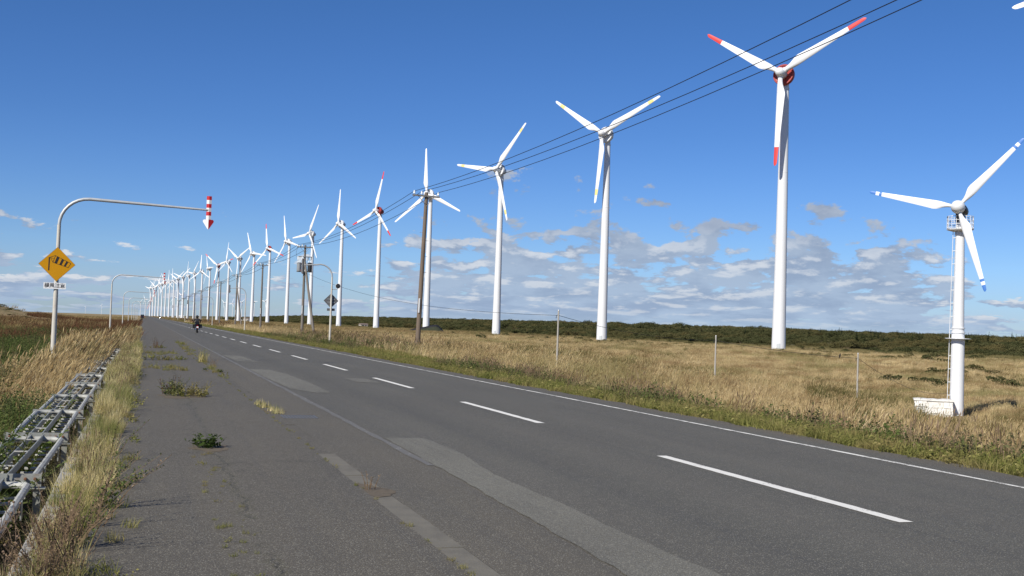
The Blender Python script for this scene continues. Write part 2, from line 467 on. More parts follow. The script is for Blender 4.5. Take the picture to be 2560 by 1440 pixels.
# asphalt -----------------------------------------------------------
def asphalt(name, kind):
    m, t, b, out = new_mat(name)
    co = t.new('ShaderNodeNewGeometry').outputs['Position']
    x, y, z = t.sep(co)
    big = t.noise(t.scalevec(co, (1, 0.35, 1)), 0.55, 4, 0.6)
    mid = t.noise(co, 6.0, 4, 0.65)
    fine = t.noise(co, 95, 3, 0.7)
    vor = t.new('ShaderNodeTexVoronoi', feature='F1')
    t.put(vor.inputs['Scale'], 92.0)
    t.put(vor.inputs['Vector'], co)
    rs = t.sep(vor.outputs['Color'])[0]
    stone = t.math('MULTIPLY', t.mr(rs, 0.66, 0.95), t.mr(vor.outputs['Distance'], 0.62, 0.2))
    walk = (0.127, 0.111, 0.080)
    lane = (0.109, 0.103, 0.081)
    if kind == 'road':
        wob = t.math('MULTIPLY', t.math('SUBTRACT', t.noise(t.scalevec(co, (0.3, 1, 1)), 0.5, 3, 0.6), 0.5), 0.30)
        xe = t.math('ADD', x, wob)
        old = t.mr(xe, 3.28, 3.42, 1, 0)
        c = t.mix(old, lane, walk)
        # wheel tracks polished a little paler, seams at the lane joints darker
        trk = None
        for cx in (4.05, 5.75, 7.65, 9.2):
            g = t.mr(t.math('ABSOLUTE', t.math('SUBTRACT', xe, cx)), 0.0, 0.55, 1, 0)
            trk = g if trk is None else t.math('ADD', trk, g)
        c = t.mix(t.math('MULTIPLY', trk, 0.42), c, (0.138, 0.126, 0.099))
        xs = t.math('ADD', x, t.math('MULTIPLY', wob, 0.25))
        seam = t.mr(t.math('ABSOLUTE', t.math('SUBTRACT', xs, 6.50)), 0.012, 0.05, 1, 0)
        seam2 = t.mr(t.math('ABSOLUTE', t.math('SUBTRACT', xs, 4.85)), 0.05, 0.55, 0.62, 0)
        seam = t.math('MAXIMUM', seam, seam2)
        c = t.mix(t.math('MULTIPLY', seam, 0.42), c, (0.062, 0.058, 0.048))
        # fine transverse cracks and tarred joints every twenty metres or so, uneven
        yw = t.math('ADD', y, t.math('MULTIPLY', t.math('SUBTRACT', t.noise(t.scalevec(co, (1, .15, 1)), 1.3, 6, 0.7), 0.5), 0.9))
        ym = t.math('PINGPONG', t.math('ADD', yw, 3.2), 9.3)
        tcr = t.math('MULTIPLY', t.mr(ym, 0.0, 0.035, 1, 0), t.mr(t.noise(t.scalevec(co, (1, .3, 1)), 0.8, 2, 0.5), 0.42, 0.52))
        c = t.mix(t.math('MULTIPLY', tcr, 0.55), c, (0.045, 0.043, 0.040))
        edge = t.mr(xe, 9.95, 10.35)
        c = t.mix(edge, c, (0.127, 0.111, 0.081))
    elif kind == 'walk':
        c = t.mix(big, walk, (0.109, 0.094, 0.069))
        # long crack with moss in it
        wob = t.math('MULTIPLY', t.math('SUBTRACT', t.noise(t.scalevec(co, (0.2, 1, 1)), 1.1, 6, 0.7), 0.5), 0.55)
        xc = t.math('ABSOLUTE', t.math('ADD', t.math('SUBTRACT', x, 0.92), wob))
        gate = t.mr(t.noise(co, 1.7, 2, 0.5), 0.36, 0.48)
        crk = t.math('MULTIPLY', t.mr(xc, 0.0, 0.024, 1, 0), gate)
        moss = t.math('MULTIPLY', t.mr(xc, 0.0, 0.11, 1, 0), t.math('MULTIPLY', gate, t.mr(t.noise(co, 30, 3, 0.7), 0.45, 0.62)))
        c = t.mix(t.math('MULTIPLY', moss, 0.85), c, (0.092, 0.088, 0.033))
        c = t.mix(t.math('MULTIPLY', crk, 0.8), c, (0.022, 0.019, 0.014))
        v2 = t.new('ShaderNodeTexVoronoi', feature='DISTANCE_TO_EDGE')
        t.put(v2.inputs['Scale'], 1.6)
        wv = t.new('ShaderNodeVectorMath', operation='ADD')
        t.put(wv.inputs[0], co)
        t.put(wv.inputs[1], t.scalevec(t.noise(co, 2.5, 5, 0.7, 0, 1), (0.5, 0.5, 0)))
        t.put(v2.inputs['Vector'], wv.outputs[0])
        ck = t.math('MULTIPLY', t.mr(v2.outputs['Distance'], 0.0, 0.020, 1, 0), t.mr(t.noise(co, 0.45, 2, 0.5), 0.50, 0.60))
        c = t.mix(t.math('MULTIPLY', ck, 0.7), c, (0.024, 0.020, 0.015))
    else:
        c = t.mix(big, (0.190, 0.183, 0.144), (0.218, 0.205, 0.161))
        st = t.noise(t.scalevec(co, (9, 0.6, 1)), 1.6, 3, 0.6)
        c = t.mix(t.math('MULTIPLY', t.mr(st, 0.45, 0.7), 0.4), c, (0.123, 0.118, 0.095))
    strk = t.noise(t.scalevec(co, (2.6, 0.07, 1)), 1.0, 4, 0.6)
    c = t.mix(t.mr(strk, 0.45, 0.72, 0.0, 0.38), c, (0.070, 0.068, 0.062))
    c = t.mix(t.mr(big, 0.3, 0.7, 0.0, 0.42), c, (0.084, 0.077, 0.061))
    c = t.mix(t.mr(mid, 0.35, 0.7, 0.0, 0.22), c, (0.149, 0.135, 0.103))
    c = t.mix(t.mr(fine, 0.42, 0.62, 0.0, 0.5), c, (0.043, 0.040, 0.033))
    c = t.mix(t.math('MULTIPLY', stone, 0.75), c, (0.395, 0.369, 0.288))
    t.put(b.inputs['Base Color'], c)
    t.put(b.inputs['Roughness'], t.mr(fine, 0.3, 0.7, 0.62, 0.9))
    t.put(b.inputs['Specular IOR Level'], 0.32)
    bn = t.new('ShaderNodeBump')
    t.put(bn.inputs['Strength'], 0.55)
    t.put(bn.inputs['Distance'], 0.006)
    t.put(bn.inputs['Height'], t.math('ADD', t.math('MULTIPLY', vor.outputs['Distance'], -0.7), fine))
    t.l.new(bn.outputs[0], b.inputs['Normal'])
    return m

M_road = asphalt('carriageway_asphalt', 'road')
M_walk = asphalt('footway_asphalt', 'walk')
M_patch = asphalt('patched_asphalt', 'patch')

def paintmat(name, wear):
    m, t, b, out = new_mat(name)
    co = t.new('ShaderNodeNewGeometry').outputs['Position']
    n = t.noise(co, 42, 4, 0.7)
    n2 = t.noise(co, 3.0, 4, 0.6)
    k = t.math('ADD', n, t.math('MULTIPLY', t.math('SUBTRACT', n2, 0.5), 0.8))
    worn = t.mr(k, wear, wear + 0.10)
    c = t.mix(worn, (0.74, 0.715, 0.635), (0.135, 0.127, 0.108))
    t.put(b.inputs['Base Color'], c)
    t.put(b.inputs['Roughness'], 0.7)
    bn = t.new('ShaderNodeBump')
    t.put(bn.inputs['Strength'], 0.6)
    t.put(bn.inputs['Distance'], 0.004)
    t.put(bn.inputs['Height'], n)
    t.l.new(bn.outputs[0], b.inputs['Normal'])
    return m
M_paint = paintmat('road_paint_fresh', 0.625)
M_paintworn = paintmat('road_paint_worn', 0.525)
M_paintlost = paintmat('road_paint_nearly_gone', 0.25)

# ground -----------------------------------------------------------
def groundmat():
    m, t, b, out = new_mat('meadow_ground')
    co = t.new('ShaderNodeNewGeometry').outputs['Position']
    x, y, z = t.sep(co)
    n1 = t.noise(co, 0.03, 5, 0.6)
    n2 = t.noise(co, 0.6, 5, 0.7)
    n3 = t.noise(co, 9, 4, 0.7)
    c = t.mix(t.mr(n1, 0.42, 0.62), (0.30, 0.22, 0.112), (0.155, 0.135, 0.055))
    c = t.mix(t.mr(n2, 0.4, 0.65, 0, 0.55), c, (0.19, 0.135, 0.07))
    c = t.mix(t.mr(n3, 0.4, 0.65, 0, 0.45), c, (0.36, 0.27, 0.15))
    wood = t.mr(t.math('ADD', x, t.math('MULTIPLY', t.math('SUBTRACT', n1, 0.5), 120)), 215, 250)
    c = t.mix(wood, c, (0.115, 0.100, 0.042))
    # soil beside the road
    near = t.math('MULTIPLY', t.mr(x, 13.5, 11.5), t.mr(x, -1.9, -0.9))
    c = t.mix(t.math('MULTIPLY', near, 0.7), c, (0.085, 0.068, 0.045))
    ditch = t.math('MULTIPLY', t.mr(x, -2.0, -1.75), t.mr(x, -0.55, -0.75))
    c = t.mix(ditch, c, (0.035, 0.030, 0.021))  # dark ditch soil, with the shade under the fence put into its colour
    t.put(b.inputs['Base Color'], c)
    t.put(b.inputs['Roughness'], 1.0)
    t.put(b.inputs['Specular IOR Level'], 0.1)
    bn = t.new('ShaderNodeBump')
    t.put(bn.inputs['Strength'], 0.8)
    t.put(bn.inputs['Distance'], 0.25)
    t.put(bn.inputs['Height'], t.noise(co, 1.4, 5, 0.7))
    t.l.new(bn.outputs[0], b.inputs['Normal'])
    return m
M_ground = groundmat()

# ------------------------------------------------------------------ terrain
_ph = nr.uniform(0, 6.28, (14, 2))
_dir = nr.uniform(0, 6.28, 14)
def hummock(x, y):
    s = 0
    for i, (wl, am) in enumerate(((5.5, .07), (7, .07), (9, .09), (13, .13), (17, .13), (26, .16), (41, .2))):
        k = 2 * math.pi / wl
        for j in (0, 1):
            a = _dir[2 * i + j]
            s = s + am * 0.6 * np.sin(k * (x * math.cos(a) + y * math.sin(a)) + _ph[2 * i + j, 0] + 1.3 * np.sin(0.45 * k * (x * math.sin(a) - y * math.cos(a)) + _ph[2 * i + j, 1]))
    return s

def ter(x, y):
    x = np.asarray(x, float); y = np.asarray(y, float)
    A = np.interp(x, [10.5, 13, 16, 20, 30, 35, 45, 50, 60, 69, 100, 160, 230], [-.05, -.10, -.22, -.34, -1.1, -1.75, -3.6, -4.3, -4.95, -5.0, -4.7, -2.9, -2.2])
    B = np.interp(x, [10.5, 16, 25, 40, 60, 160, 230], [-.05, -.25, -.6, -1.3, -1.8, -2.2, -2.2])
    A2 = np.interp(x, [10.5, 12.3, 14, 16, 20, 30, 40, 50, 60, 69, 100, 160, 230], [-.05, -.16, -.55, -1.0, -1.6, -2.6, -3.5, -4.4, -4.95, -5.0, -4.7, -2.9, -2.2])
    ta = smooth(30, 56, y)
    A = A2 * (1 - ta) + A * ta
    t = smooth(95, 230, y)
    r_ = A * (1 - t) + B * t
    H = 5.6 + np.clip(y - 500, -200, 2600) * 0.0034
    r_ = r_ + smooth(215, 480, x) * H
    l_ = np.interp(x, [-3000, -60, -20, -6, -2.0, -0.95, -0.80, -0.6], [-1.5, -1.4, -1.1, -.85, -.75, -.72, -.66, -.06])
    dune = 6.4 * np.exp(-((x + 50) / 21) ** 2 - ((y - 300) / 70) ** 2) + 1.2 * np.exp(-((x + 70) / 45) ** 2 - ((y - 520) / 160) ** 2)
    l_ = l_ + dune
    h = np.where(x > 10.5, r_, np.where(x < -0.6, l_, -0.06))
    am = np.where(x > 10.5, smooth(13, 26, x), np.where(x < 0, smooth(-4, -14, x) * 0 + smooth(4, 14, -x), 0))
    return h + hummock(x, y) * am * 0.9

def axis_lines(parts):
    out = []
    for a, b, s in parts:
        out += list(np.arange(a, b, s))
    return np.array(out)

gx = axis_lines([(-6000, -800, 400), (-800, -120, 40), (-120, -24, 6), (-24, -3, 1.0), (-3, -1, .4)])
gx = np.concatenate([gx, [-1.0, -0.9, -0.80, -0.62, -0.58, 3, 7, 10.45, 10.55], axis_lines([(11, 40, 1.0), (40, 110, 2.0), (110, 260, 5), (260, 520, 13), (520, 1500, 70), (1500, 7000, 500)]), [7000]])
gy = np.concatenate([axis_lines([(-40, 0, 5), (0, 120, 1.5), (120, 320, 3.5), (320, 800, 11), (800, 2000, 40), (2000, 5000, 150), (5000, 16000, 1000)]), [16000]])
XX, YY = np.meshgrid(gx, gy)
ZZ = ter(XX, YY)
nx, ny = len(gx), len(gy)
vs_ = np.stack([XX.ravel(), YY.ravel(), ZZ.ravel()], 1)
fi = []
for j in range(ny - 1):
    for i in range(nx - 1):
        a = j * nx + i
        fi.append((a, a + 1, a + nx + 1, a + nx))
me = bpy.data.meshes.new('ground')
me.from_pydata(vs_.tolist(), [], fi)
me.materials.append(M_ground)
me.polygons.foreach_set('use_smooth', [True] * len(fi))
me.update()
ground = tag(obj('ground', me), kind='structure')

# ------------------------------------------------------------------ road
def strip(x0, x1, y0, y1, z, step=None):
    m = MB()
    ys = list(np.geomspace(y0 + 50, y1 + 50, 40) - 50) if step is None else list(np.arange(y0, y1 + .01, step))
    vsx = []
    for y in ys:
        vsx += [(x0, y, z), (x1, y, z)]
    m.add(vsx, [(2 * i, 2 * i + 1, 2 * i + 3, 2 * i + 2) for i in range(len(ys) - 1)])
    return m

def ragged(x0, x1, y0, y1, z, amp0, amp1, step=0.5, seed=1):
    """strip with a worn, irregular edge"""
    q = random.Random(seed)
    m = MB()
    n = int((y1 - y0) / step)
    vsx = []
    a = b = 0
    for i in range(n + 1):
        a = 0.6 * a + q.uniform(-1, 1) * amp0
        b = 0.6 * b + q.uniform(-1, 1) * amp1
        vsx += [(x0 + a, y0 + i * step, z), (x1 + b, y0 + i * step, z)]
    m.add(vsx, [(2 * i, 2 * i + 1, 2 * i + 3, 2 * i + 2) for i in range(n)])
    return m

road_m = strip(2.34, 10.30, -30, 6000, 0.0)
q = random.Random(4)
road = tag(obj('road', (road_m, M_road)), kind='structure')
obj('road_shoulder', (ragged(10.296, 10.62, -20, 330, -0.006, 0.0, 0.09, 0.35, 9), M_road), road)
walk = tag(obj('pavement', (ragged(-0.36, 2.13, -20, 700, 0.006, 0.03, 0.0, 0.4, 3), M_walk), ), kind='structure')
# concrete gutter in cast lengths
gut = tag(obj('gutter', (strip(2.12, 2.36, -20, 3000, -0.012), M_pit)), kind='structure')
gl = MB().box((0, 0, 0), (0.205, 1.985, 0.05)).mesh('gutter_slab', M_gutter)
gl2 = MB().box((0, 0, 0), (.205, 1.985, .05)).mesh('gutter_slab', M_walk)
for i in range(44):
    y = 5.2 + i * 2.0
    obj('gutter_slab', gl if y < 14.2 else gl2, gut, (2.235, y, -0.022 + rnd.uniform(-.004, .004)))
obj('gutter_run', (strip(2.132, 2.338, 92.3, 3000, 0.003), M_walk), gut)

# worn concrete drain grate
gr = tag(empty('drain_grate', (2.60, 19.62, 0.0)), 'small rectangular steel drain grate set into the road edge', 'grate')
m = MB()
for sx in (-1, 1): m.box((sx * .275, 0, .004), (.03, .56, .012))
for sy in (-1, 1): m.box((0, sy * .265, .0042), (.52, .03, .012))
obj('frame', (m, M_grate), gr)
bar = MB().box((0, 0, 0), (.022, .50, .010)).mesh('bar', M_grate)
for i in range(9): obj('bar', bar, gr, (-.22 + i * .055, 0, .0045))
obj('pit', (MB().box((0, 0, -.004), (.53, .53, .006)), M_pit), gr)

# painted markings: centre dashes 5 m on, 5 m off; thin edge lines
dash = MB()
n = 26
for i in range(n): pass
dm = MB()
q = random.Random(2)
vsx = []
for i in range(41):
    y = i * 5.14 / 40
    vsx += [(-.075 + q.uniform(-.006, .006), y, 0), (.075 + q.uniform(-.006, .006), y, 0)]
dm.add(vsx, [(2 * i, 2 * i + 1, 2 * i + 3, 2 * i + 2) for i in range(40)])
dmesh = dm.mesh('centre_dash', M_paint)
for k in range(-2, 60):
    obj('centre_dash', dmesh, road, (6.687, 8.773 + 10 * k, 0.005))
obj('edge_line', (ragged(9.74, 9.825, 4, 150, 0.0045, .006, .006, .25, 5), M_paintworn), road)
obj('edge_line', (strip(9.72, 9.83, 150, 2500, 0.0045), M_paintworn), road)
obj('edge_line', (ragged(3.22, 3.33, 33, 90, 0.0045, .012, .012, .25, 6), M_paintlost), road)
obj('edge_line', (ragged(3.24, 3.34, 13, 33, 0.0045, .014, .014, .25, 7), M_paintlost), road)
obj('edge_line', (strip(3.22, 3.33, 90, 2500, 0.0045), M_paintlost), road)

def patch(pts, z, seed, mat, jit=.016):
    q = random.Random(seed)
    out = []
    k = len(pts)
    for i in range(k):
        a, b = Vector((*pts[i], 0)), Vector((*pts[(i + 1) % k], 0))
        nseg = max(2, int((b - a).length / .22))
        d = (b - a).normalized()
        nn = Vector((-d.y, d.x, 0))
        for s in range(nseg):
            p = a.lerp(b, s / nseg) + nn * q.uniform(-jit, jit)
            out.append((p.x, p.y, z))
    bm = bmesh.new()
    f = bm.faces.new([bm.verts.new(p) for p in out])
    bmesh.ops.triangulate(bm, faces=[f])
    me = bpy.data.meshes.new('asphalt_patch')
    bm.to_mesh(me)
    bm.free()
    me.materials.append(mat)
    if me.polygons and me.polygons[0].normal.z < 0: me.flip_normals()
    return me

obj('asphalt_patch', patch([(3.38, 16.2), (3.95, 16.1), (4.02, 14.6), (3.80, 12.2), (3.84, 10.2), (3.80, 8.8), (3.85, 6.5), (3.85, 4.5), (3.16, 4.5), (3.20, 7.6), (3.26, 9.6), (3.32, 12.5)], 0.0055, 3, M_patch), road)
obj('asphalt_patch', patch([(3.34, 38.2), (4.0, 38.0), (4.22, 35.2), (4.28, 31.0), (4.22, 26.4), (3.85, 26.2), (3.44, 27.6), (3.36, 33)], 0.0055, 4, M_patch), road)
obj('asphalt_patch', patch([(5.6, 33.5), (6.3, 33.2), (6.35, 31.0), (5.7, 31.2)], 0.0052, 5, M_patch), road)
obj('asphalt_patch', patch([(3.4, 52), (4.1, 51.5), (4.3, 44.5), (3.5, 45)], 0.0052, 6, M_patch), road)

# kerb on the seaward side of the footway, cast lengths
kerb = tag(empty('kerb', (-0.66, 0, 0)), kind='structure')
km = MB()
prof = [(-.075, -.62), (.075, -.62), (.075, -.02), (.06, .035), (-.06, .035), (-.075, .02)]
km.loft([[Vector((x, 0, z)) for x, z in prof], [Vector((x, 1.985, z)) for x, z in prof]])
kme = km.mesh('kerb_stone', M_conc)
for i in range(60):
    obj('kerb_stone', kme, kerb, (rnd.uniform(-.006, .006), 3.4 + i * 2.0, rnd.uniform(-.008, .008)))

# ------------------------------------------------------------------ folded snow fence beside the kerb
FX0, FX1 = -1.63, -1.00
PER = 4.16
def rounded_loop(x0, x1, y0, y1, rad, z, n=5):
    pts = []
    for cx, cy, a0 in ((x1 - rad, y1 - rad, 0), (x0 + rad, y1 - rad, 90), (x0 + rad, y0 + rad, 180), (x1 - rad, y0 + rad, 270)):
        for i in range(n + 1):
            a = R(a0 + 90 * i / n)
            pts.append((cx + rad * math.cos(a), cy + rad * math.sin(a), z))
    return pts
fr_me = MB().tube(rounded_loop(FX0, FX1, .16, PER - .16, .14, 0), .036, 8, closed=True).mesh('frame_pipe', M_rail, True)
cb_me = MB().box((0, PER / 2, 0), (.014, PER - .02, .085)).mesh('centre_bar', M_plate)
sl_me = MB().box((0, 0, 0), ((FX1 - FX0) / 2 - .09, .05, .022)).mesh('slat', M_slat)
pl = MB().box((0, 0, 0), (.80, .012, .13))
pl_me = pl.mesh('bracket_plate', M_plate)
bo_me = MB().lathe([(.016, 0), (.016, .03), (.010, .034)], 6, Matrix.Rotation(R(90), 3, 'X')).mesh('bolt', M_rust)
st_me = MB().box((0, 0, -.32), (.07, .05, .60)).box((0, 0, -.03), (.16, .10, .012)).mesh('post', M_plate)
tb_me = MB().box((0, 0, 0), (.012, .12, .16)).mesh('side_tab', M_plate)
sp_me = MB().box((0, 0, 0), (.15, .03, .012)).mesh('spacer', M_slat)
nb = 14
for k in range(nb):
    y0 = 8.25 - PER + k * PER
    z0 = -0.05 + rnd.uniform(-.015, .015)
    b = empty('snow_fence_panel', (0, y0, z0))
    lab = 'folded white pipe snow fence panel beside the kerb, %s bay from the camera' % ORD[k + 1]
    if k == 4: lab = 'folded white pipe snow fence panel with a tuft of green grass growing through it'
    tag(b, lab, 'fence panel', 'folded snow fence panels along the kerb')
    b.rotation_euler = (rnd.uniform(-.004, .004), rnd.uniform(-.02, .02), rnd.uniform(-.006, .006))
    obj('frame_pipe', fr_me, b)
    for sx in (-.075, .075): obj('centre_bar', cb_me, b, ((FX0 + FX1) / 2 + sx, 0, .01 + (.002 if sx > 0 else 0)))
    for i in range(9):
        for sx in (-1, 1):
            o = obj('slat', sl_me, b, ((FX0 + FX1) / 2 + sx * .198, .40 + i * .42, -.085 + rnd.uniform(-.008, .008)))
            o.rotation_euler = (rnd.uniform(-.25, .05), rnd.uniform(-.05, .05), rnd.uniform(-.03, .03))
    for i in range(3):
        obj('spacer', sp_me, b, ((FX0 + FX1) / 2, .7 + i * 1.35, .056))
    obj('bracket_plate', pl_me, b, ((FX0 + FX1) / 2, .03, -.005))
    for sx in (-.33, -.24, .25, .34): obj('bolt', bo_me, b, ((FX0 + FX1) / 2 + sx, .02, .01))
    for sx in (-.36, .36): obj('post', st_me, b, ((FX0 + FX1) / 2 + sx, .08, -.06))
    for i in range(2): obj('side_tab', tb_me, b, (FX1 + .045, .9 + i * 1.9, -.06))

# ------------------------------------------------------------------ wind turbines
AZ0 = 236
def blade_secs(L, root_r, cmax, rmax, ctip, r0, r1, steps, k=14, tw0=16):
    secs = []
    for s in range(steps + 1):
        r_ = r0 + (r1 - r0) * s / steps
        u = r_ / L
        um = rmax / L
        if u < 0.075: chord, roundness = root_r * 2, 1.0
        elif u < um:
            q_ = smooth(0.075, um, u)
            chord, roundness = root_r * 2 * (1 - q_) + cmax * q_, 1 - q_
        else:
            q_ = (u - um) / (1 - um)
            chord, roundness = cmax + (ctip - cmax) * q_ ** 0.85, 0.0
        if u > 0.965: chord *= math.sqrt(max(0.02, 1 - ((u - 0.965) / 0.0352) ** 2)) * 0.85 + 0.15
        th = chord * (1.0 * roundness + (1 - roundness) * (0.30 - 0.17 * min(1, max(0, (u - um) / (1 - um)))))
        tw = R(tw0) * (1 - min(1, u / 0.75)) + R(3)
        sec = []
        for j in range(k):
            a = 2 * math.pi * j / k
            # 0.32 chord ahead of the axis, the rest behind (trailing edge towards +x)
            ca = math.cos(a)
            xx = chord * (0.5 * ca + (0.18 * (1 - roundness)))
            sharp = 1 - (1 - roundness) * 0.75 * max(0, ca) ** 1.2
            yy = th * 0.5 * math.sin(a) * sharp
            X = xx * math.cos(tw) - yy * math.sin(tw)
            Y = xx * math.sin(tw) + yy * math.cos(tw)
            sec.append(Vector((X, Y, r_)))
        secs.append(sec)
    return secs

BL = 25.2
P = dict(L=BL, root_r=0.66, cmax=2.55, rmax=6.2, ctip=0.85)
def bl(r0, r1, st, name, mat): return MB().loft(blade_secs(**P, r0=r0, r1=r1, steps=st)).mesh(name, mat, True)
bm_main = bl(1.0, BL * .80, 26, 'blade', M_blade)
bm_tip = bl(BL * .80, BL, 10, 'blade_tip', M_blade)
bm_tipred = bl(BL * .80, BL, 10, 'blade_tip', M_red)
bm_band = bl(BL * .80, BL * .885, 5, 'blade_band', M_yellow)
bm_tipw = bl(BL * .885, BL, 7, 'blade_tip', M_blade)
HUBH = 74.0
tw = MB().lathe([(2.15, -1.0), (2.15, .15), (1.85, .16), (1.82, 2), (1.70, 12), (1.52, 28), (1.34, 45), (1.14, 62), (1.03, 70.4), (1.12, 70.5), (1.12, 70.9), (1.0, 71.0), (1.0, 72.3)], 28)
tower_me = tw.mesh('tower', M_white, True)
fl_me = MB().lathe([(1.60, 0), (1.60, .22)], 28).mesh('flange', M_white)
door_me = MB().box((0, 0, 1.25), (.95, .10, 2.1)).mesh('tower_door', pmat('tower_door_grey', (0.5, 0.52, 0.52), .5))
RX = Matrix.Rotation(R(-90), 3, 'X')   # z -> +y (the rotor axis in local space)
ring_prof = [(1.1, .55), (2.55, .55), (2.80, .70), (2.86, 1.0), (2.86, 1.75), (2.74, 1.95), (2.45, 1.95), (2.38, 1.70), (1.30, 1.55), (1.1, 1.5)]
ring_w = MB().lathe(ring_prof, 40, RX).mesh('generator_ring', M_white, True)
ring_r = MB().lathe(ring_prof, 40, RX).mesh('generator_ring', M_redring, True)
nac_prof = [(.5, -2.3), (1.0, -2.15), (1.35, -1.6), (1.5, -.6), (1.5, .56)]
nac_w = MB().lathe(nac_prof, 22, RX).box((0, -1.0, 1.6), (.5, .6, .5)).tube([(0, -1, 1.6), (0, -1, 2.9)], .05, 6).mesh('nacelle', M_white, True)
nac_r = MB().lathe(nac_prof, 22, RX).box((0, -1.0, 1.6), (.5, .6, .5)).tube([(0, -1, 1.6), (0, -1, 2.9)], .05, 6).mesh('nacelle', M_redring, True)
spoke = MB()
for a in range(6):
    t_ = R(a * 60 + 15)
    spoke.box((1.75 * math.cos(t_), 1.72, 1.75 * math.sin(t_)), (1.15, .16, .30), (0, -t_, 0))
spoke_w = spoke.mesh('spoke', M_white)
spoke_r = spoke.mesh('spoke', M_redring)
hub_me = MB().lathe([(.9, 1.5), (1.22, 2.0), (1.34, 3.1), (1.30, 4.2), (1.1, 5.0), (.70, 5.5), (.25, 5.72)], 22, RX).mesh('hub', M_blade, True)
collar_me = MB().lathe([(.78, .55), (.80, 1.25), (.72, 1.45)], 18).mesh('blade_root', M_blade, True)

def rotor_mats(az, ph, hub, tilt=4):
    a, tl = R(az), R(tilt)
    ax = Vector((math.sin(a) * math.cos(tl), math.cos(a) * math.cos(tl), math.sin(tl)))
    e1 = ax.cross(Vector((0, 0, 1))).normalized()
    e2 = e1.cross(ax)
    def mat(o, x, y, z):
        m_ = Matrix.Identity(4)
        for i in range(3): m_[i][0], m_[i][1], m_[i][2], m_[i][3] = x[i], y[i], z[i], o[i]
        return m_
    head = mat(Vector((0, 0, hub)), e1, ax, e2)
    bl_ = []
    for j in range(3):
        p = R(ph + 120 * j)
        r_ = e2 * math.cos(p) + e1 * math.sin(p)
        t_ = e1 * math.cos(p) - e2 * math.sin(p)
        bl_.append((t_, ax, r_))
    return head, bl_, ax, mat

def turbine(x, y, z, az, ph, style, label, group, detail=True):
    t = empty('wind_turbine', (x, y, z))
    tag(t, label, 'wind turbine', group)
    red = style == 'red'
    obj('tower', tower_me, t)
    head, bl_, ax, mat = rotor_mats(az, ph, HUBH)
    if detail:
        for h_, s_ in ((24, .98), (48, .83)):
            o = obj('flange', fl_me, t, (0, 0, h_)); o.scale = (s_, s_, 1)
        o = obj('tower_door', door_me, t, (-1.05, -1.52, 0)); o.rotation_euler = (0, 0, R(-35))
        gobj = obj('generator_ring', ring_r if red else ring_w, t, mat4=head)
        obj('spoke', spoke_r if red else spoke_w, gobj)
        obj('nacelle', nac_r if red else nac_w, t, mat4=head)
    else:
        obj('generator_ring', ring_r if red else ring_w, t, mat4=head)
        obj('nacelle', nac_r if red else nac_w, t, mat4=head)
    hb = obj('hub', hub_me, t, mat4=head)
    c = Vector((0, 0, HUBH)) + ax * 3.7
    for (tx, ty, tz) in bl_:
        b = obj('blade', bm_main, t, mat4=mat(c, tx, ty, tz))
        if detail: obj('blade_root', collar_me, b)
        if style == 'red': obj('blade_tip', bm_tipred, b)
        elif style == 'yellow':
            obj('blade_band', bm_band, b)
            obj('blade_tip', bm_tipw, b)
        else: obj('blade_tip', bm_tip, b)
    return t

XT, YT, ST, ZB, SLP = 160.55, 265.76, 109.29, -2.18, -0.0516
spec = {0: (229, 106, 'yellow'), 1: (231, 59, 'red'), 2: (234, 57, 'yellow'), 3: (240, 81, 'yellow'), 4: (231, 6, 'white'), 5: (246, 108, 'red'), 6: (243, 3, 'white'), 7: (246, 96, 'white'), 8: (246, 18, 'white'), 9: (234, 12, 'red'), 10: (237, 24, 'white'), 11: (240, 60, 'white'), 12: (250, 117, 'white'), 13: (215, 52, 'red'), 14: (255, 32, 'white'), 15: (228, 2, 'white'), 16: (248, 82, 'white'), 17: (256, 3, 'white'), 18: (231, 72, 'white'), 19: (237, 66, 'white')}
GRP = 'white turbines in the long row beside the road'
for i in range(0, 28):
    k = i - 1
    az, ph, sty = spec.get(i, (AZ0 + rnd.uniform(-12, 12), rnd.uniform(0, 120), 'white'))
    x, y = XT + SLP * k * ST, YT + k * ST
    if i == 0: lab = 'white wind turbine showing only a blade tip at the top right corner'
    elif i == 1: lab = 'largest tall white wind turbine with red generator ring and red blade tips'
    elif i == 2: lab = 'white wind turbine with yellow blade bands, left of the largest red-ringed one'
    elif i == 3: lab = 'white wind turbine with one blade pointing left, right of the nearest utility pole'
    elif i == 4: lab = 'white wind turbine with its tower right behind the nearest brown utility pole'
    elif i == 5: lab = 'red-tipped white wind turbine just left of the nearest utility pole'
    else: lab = '%swhite wind turbine, %s of the roadside row from the right' % ('red-ringed ' if sty == 'red' else '', ORD[i])
    z = float(ter(x, y))
    turbine(x + (5 if i == 0 else .5), y, min(z, ZB + .1) if i else z, az, ph, sty, lab, GRP, detail=i < 13)

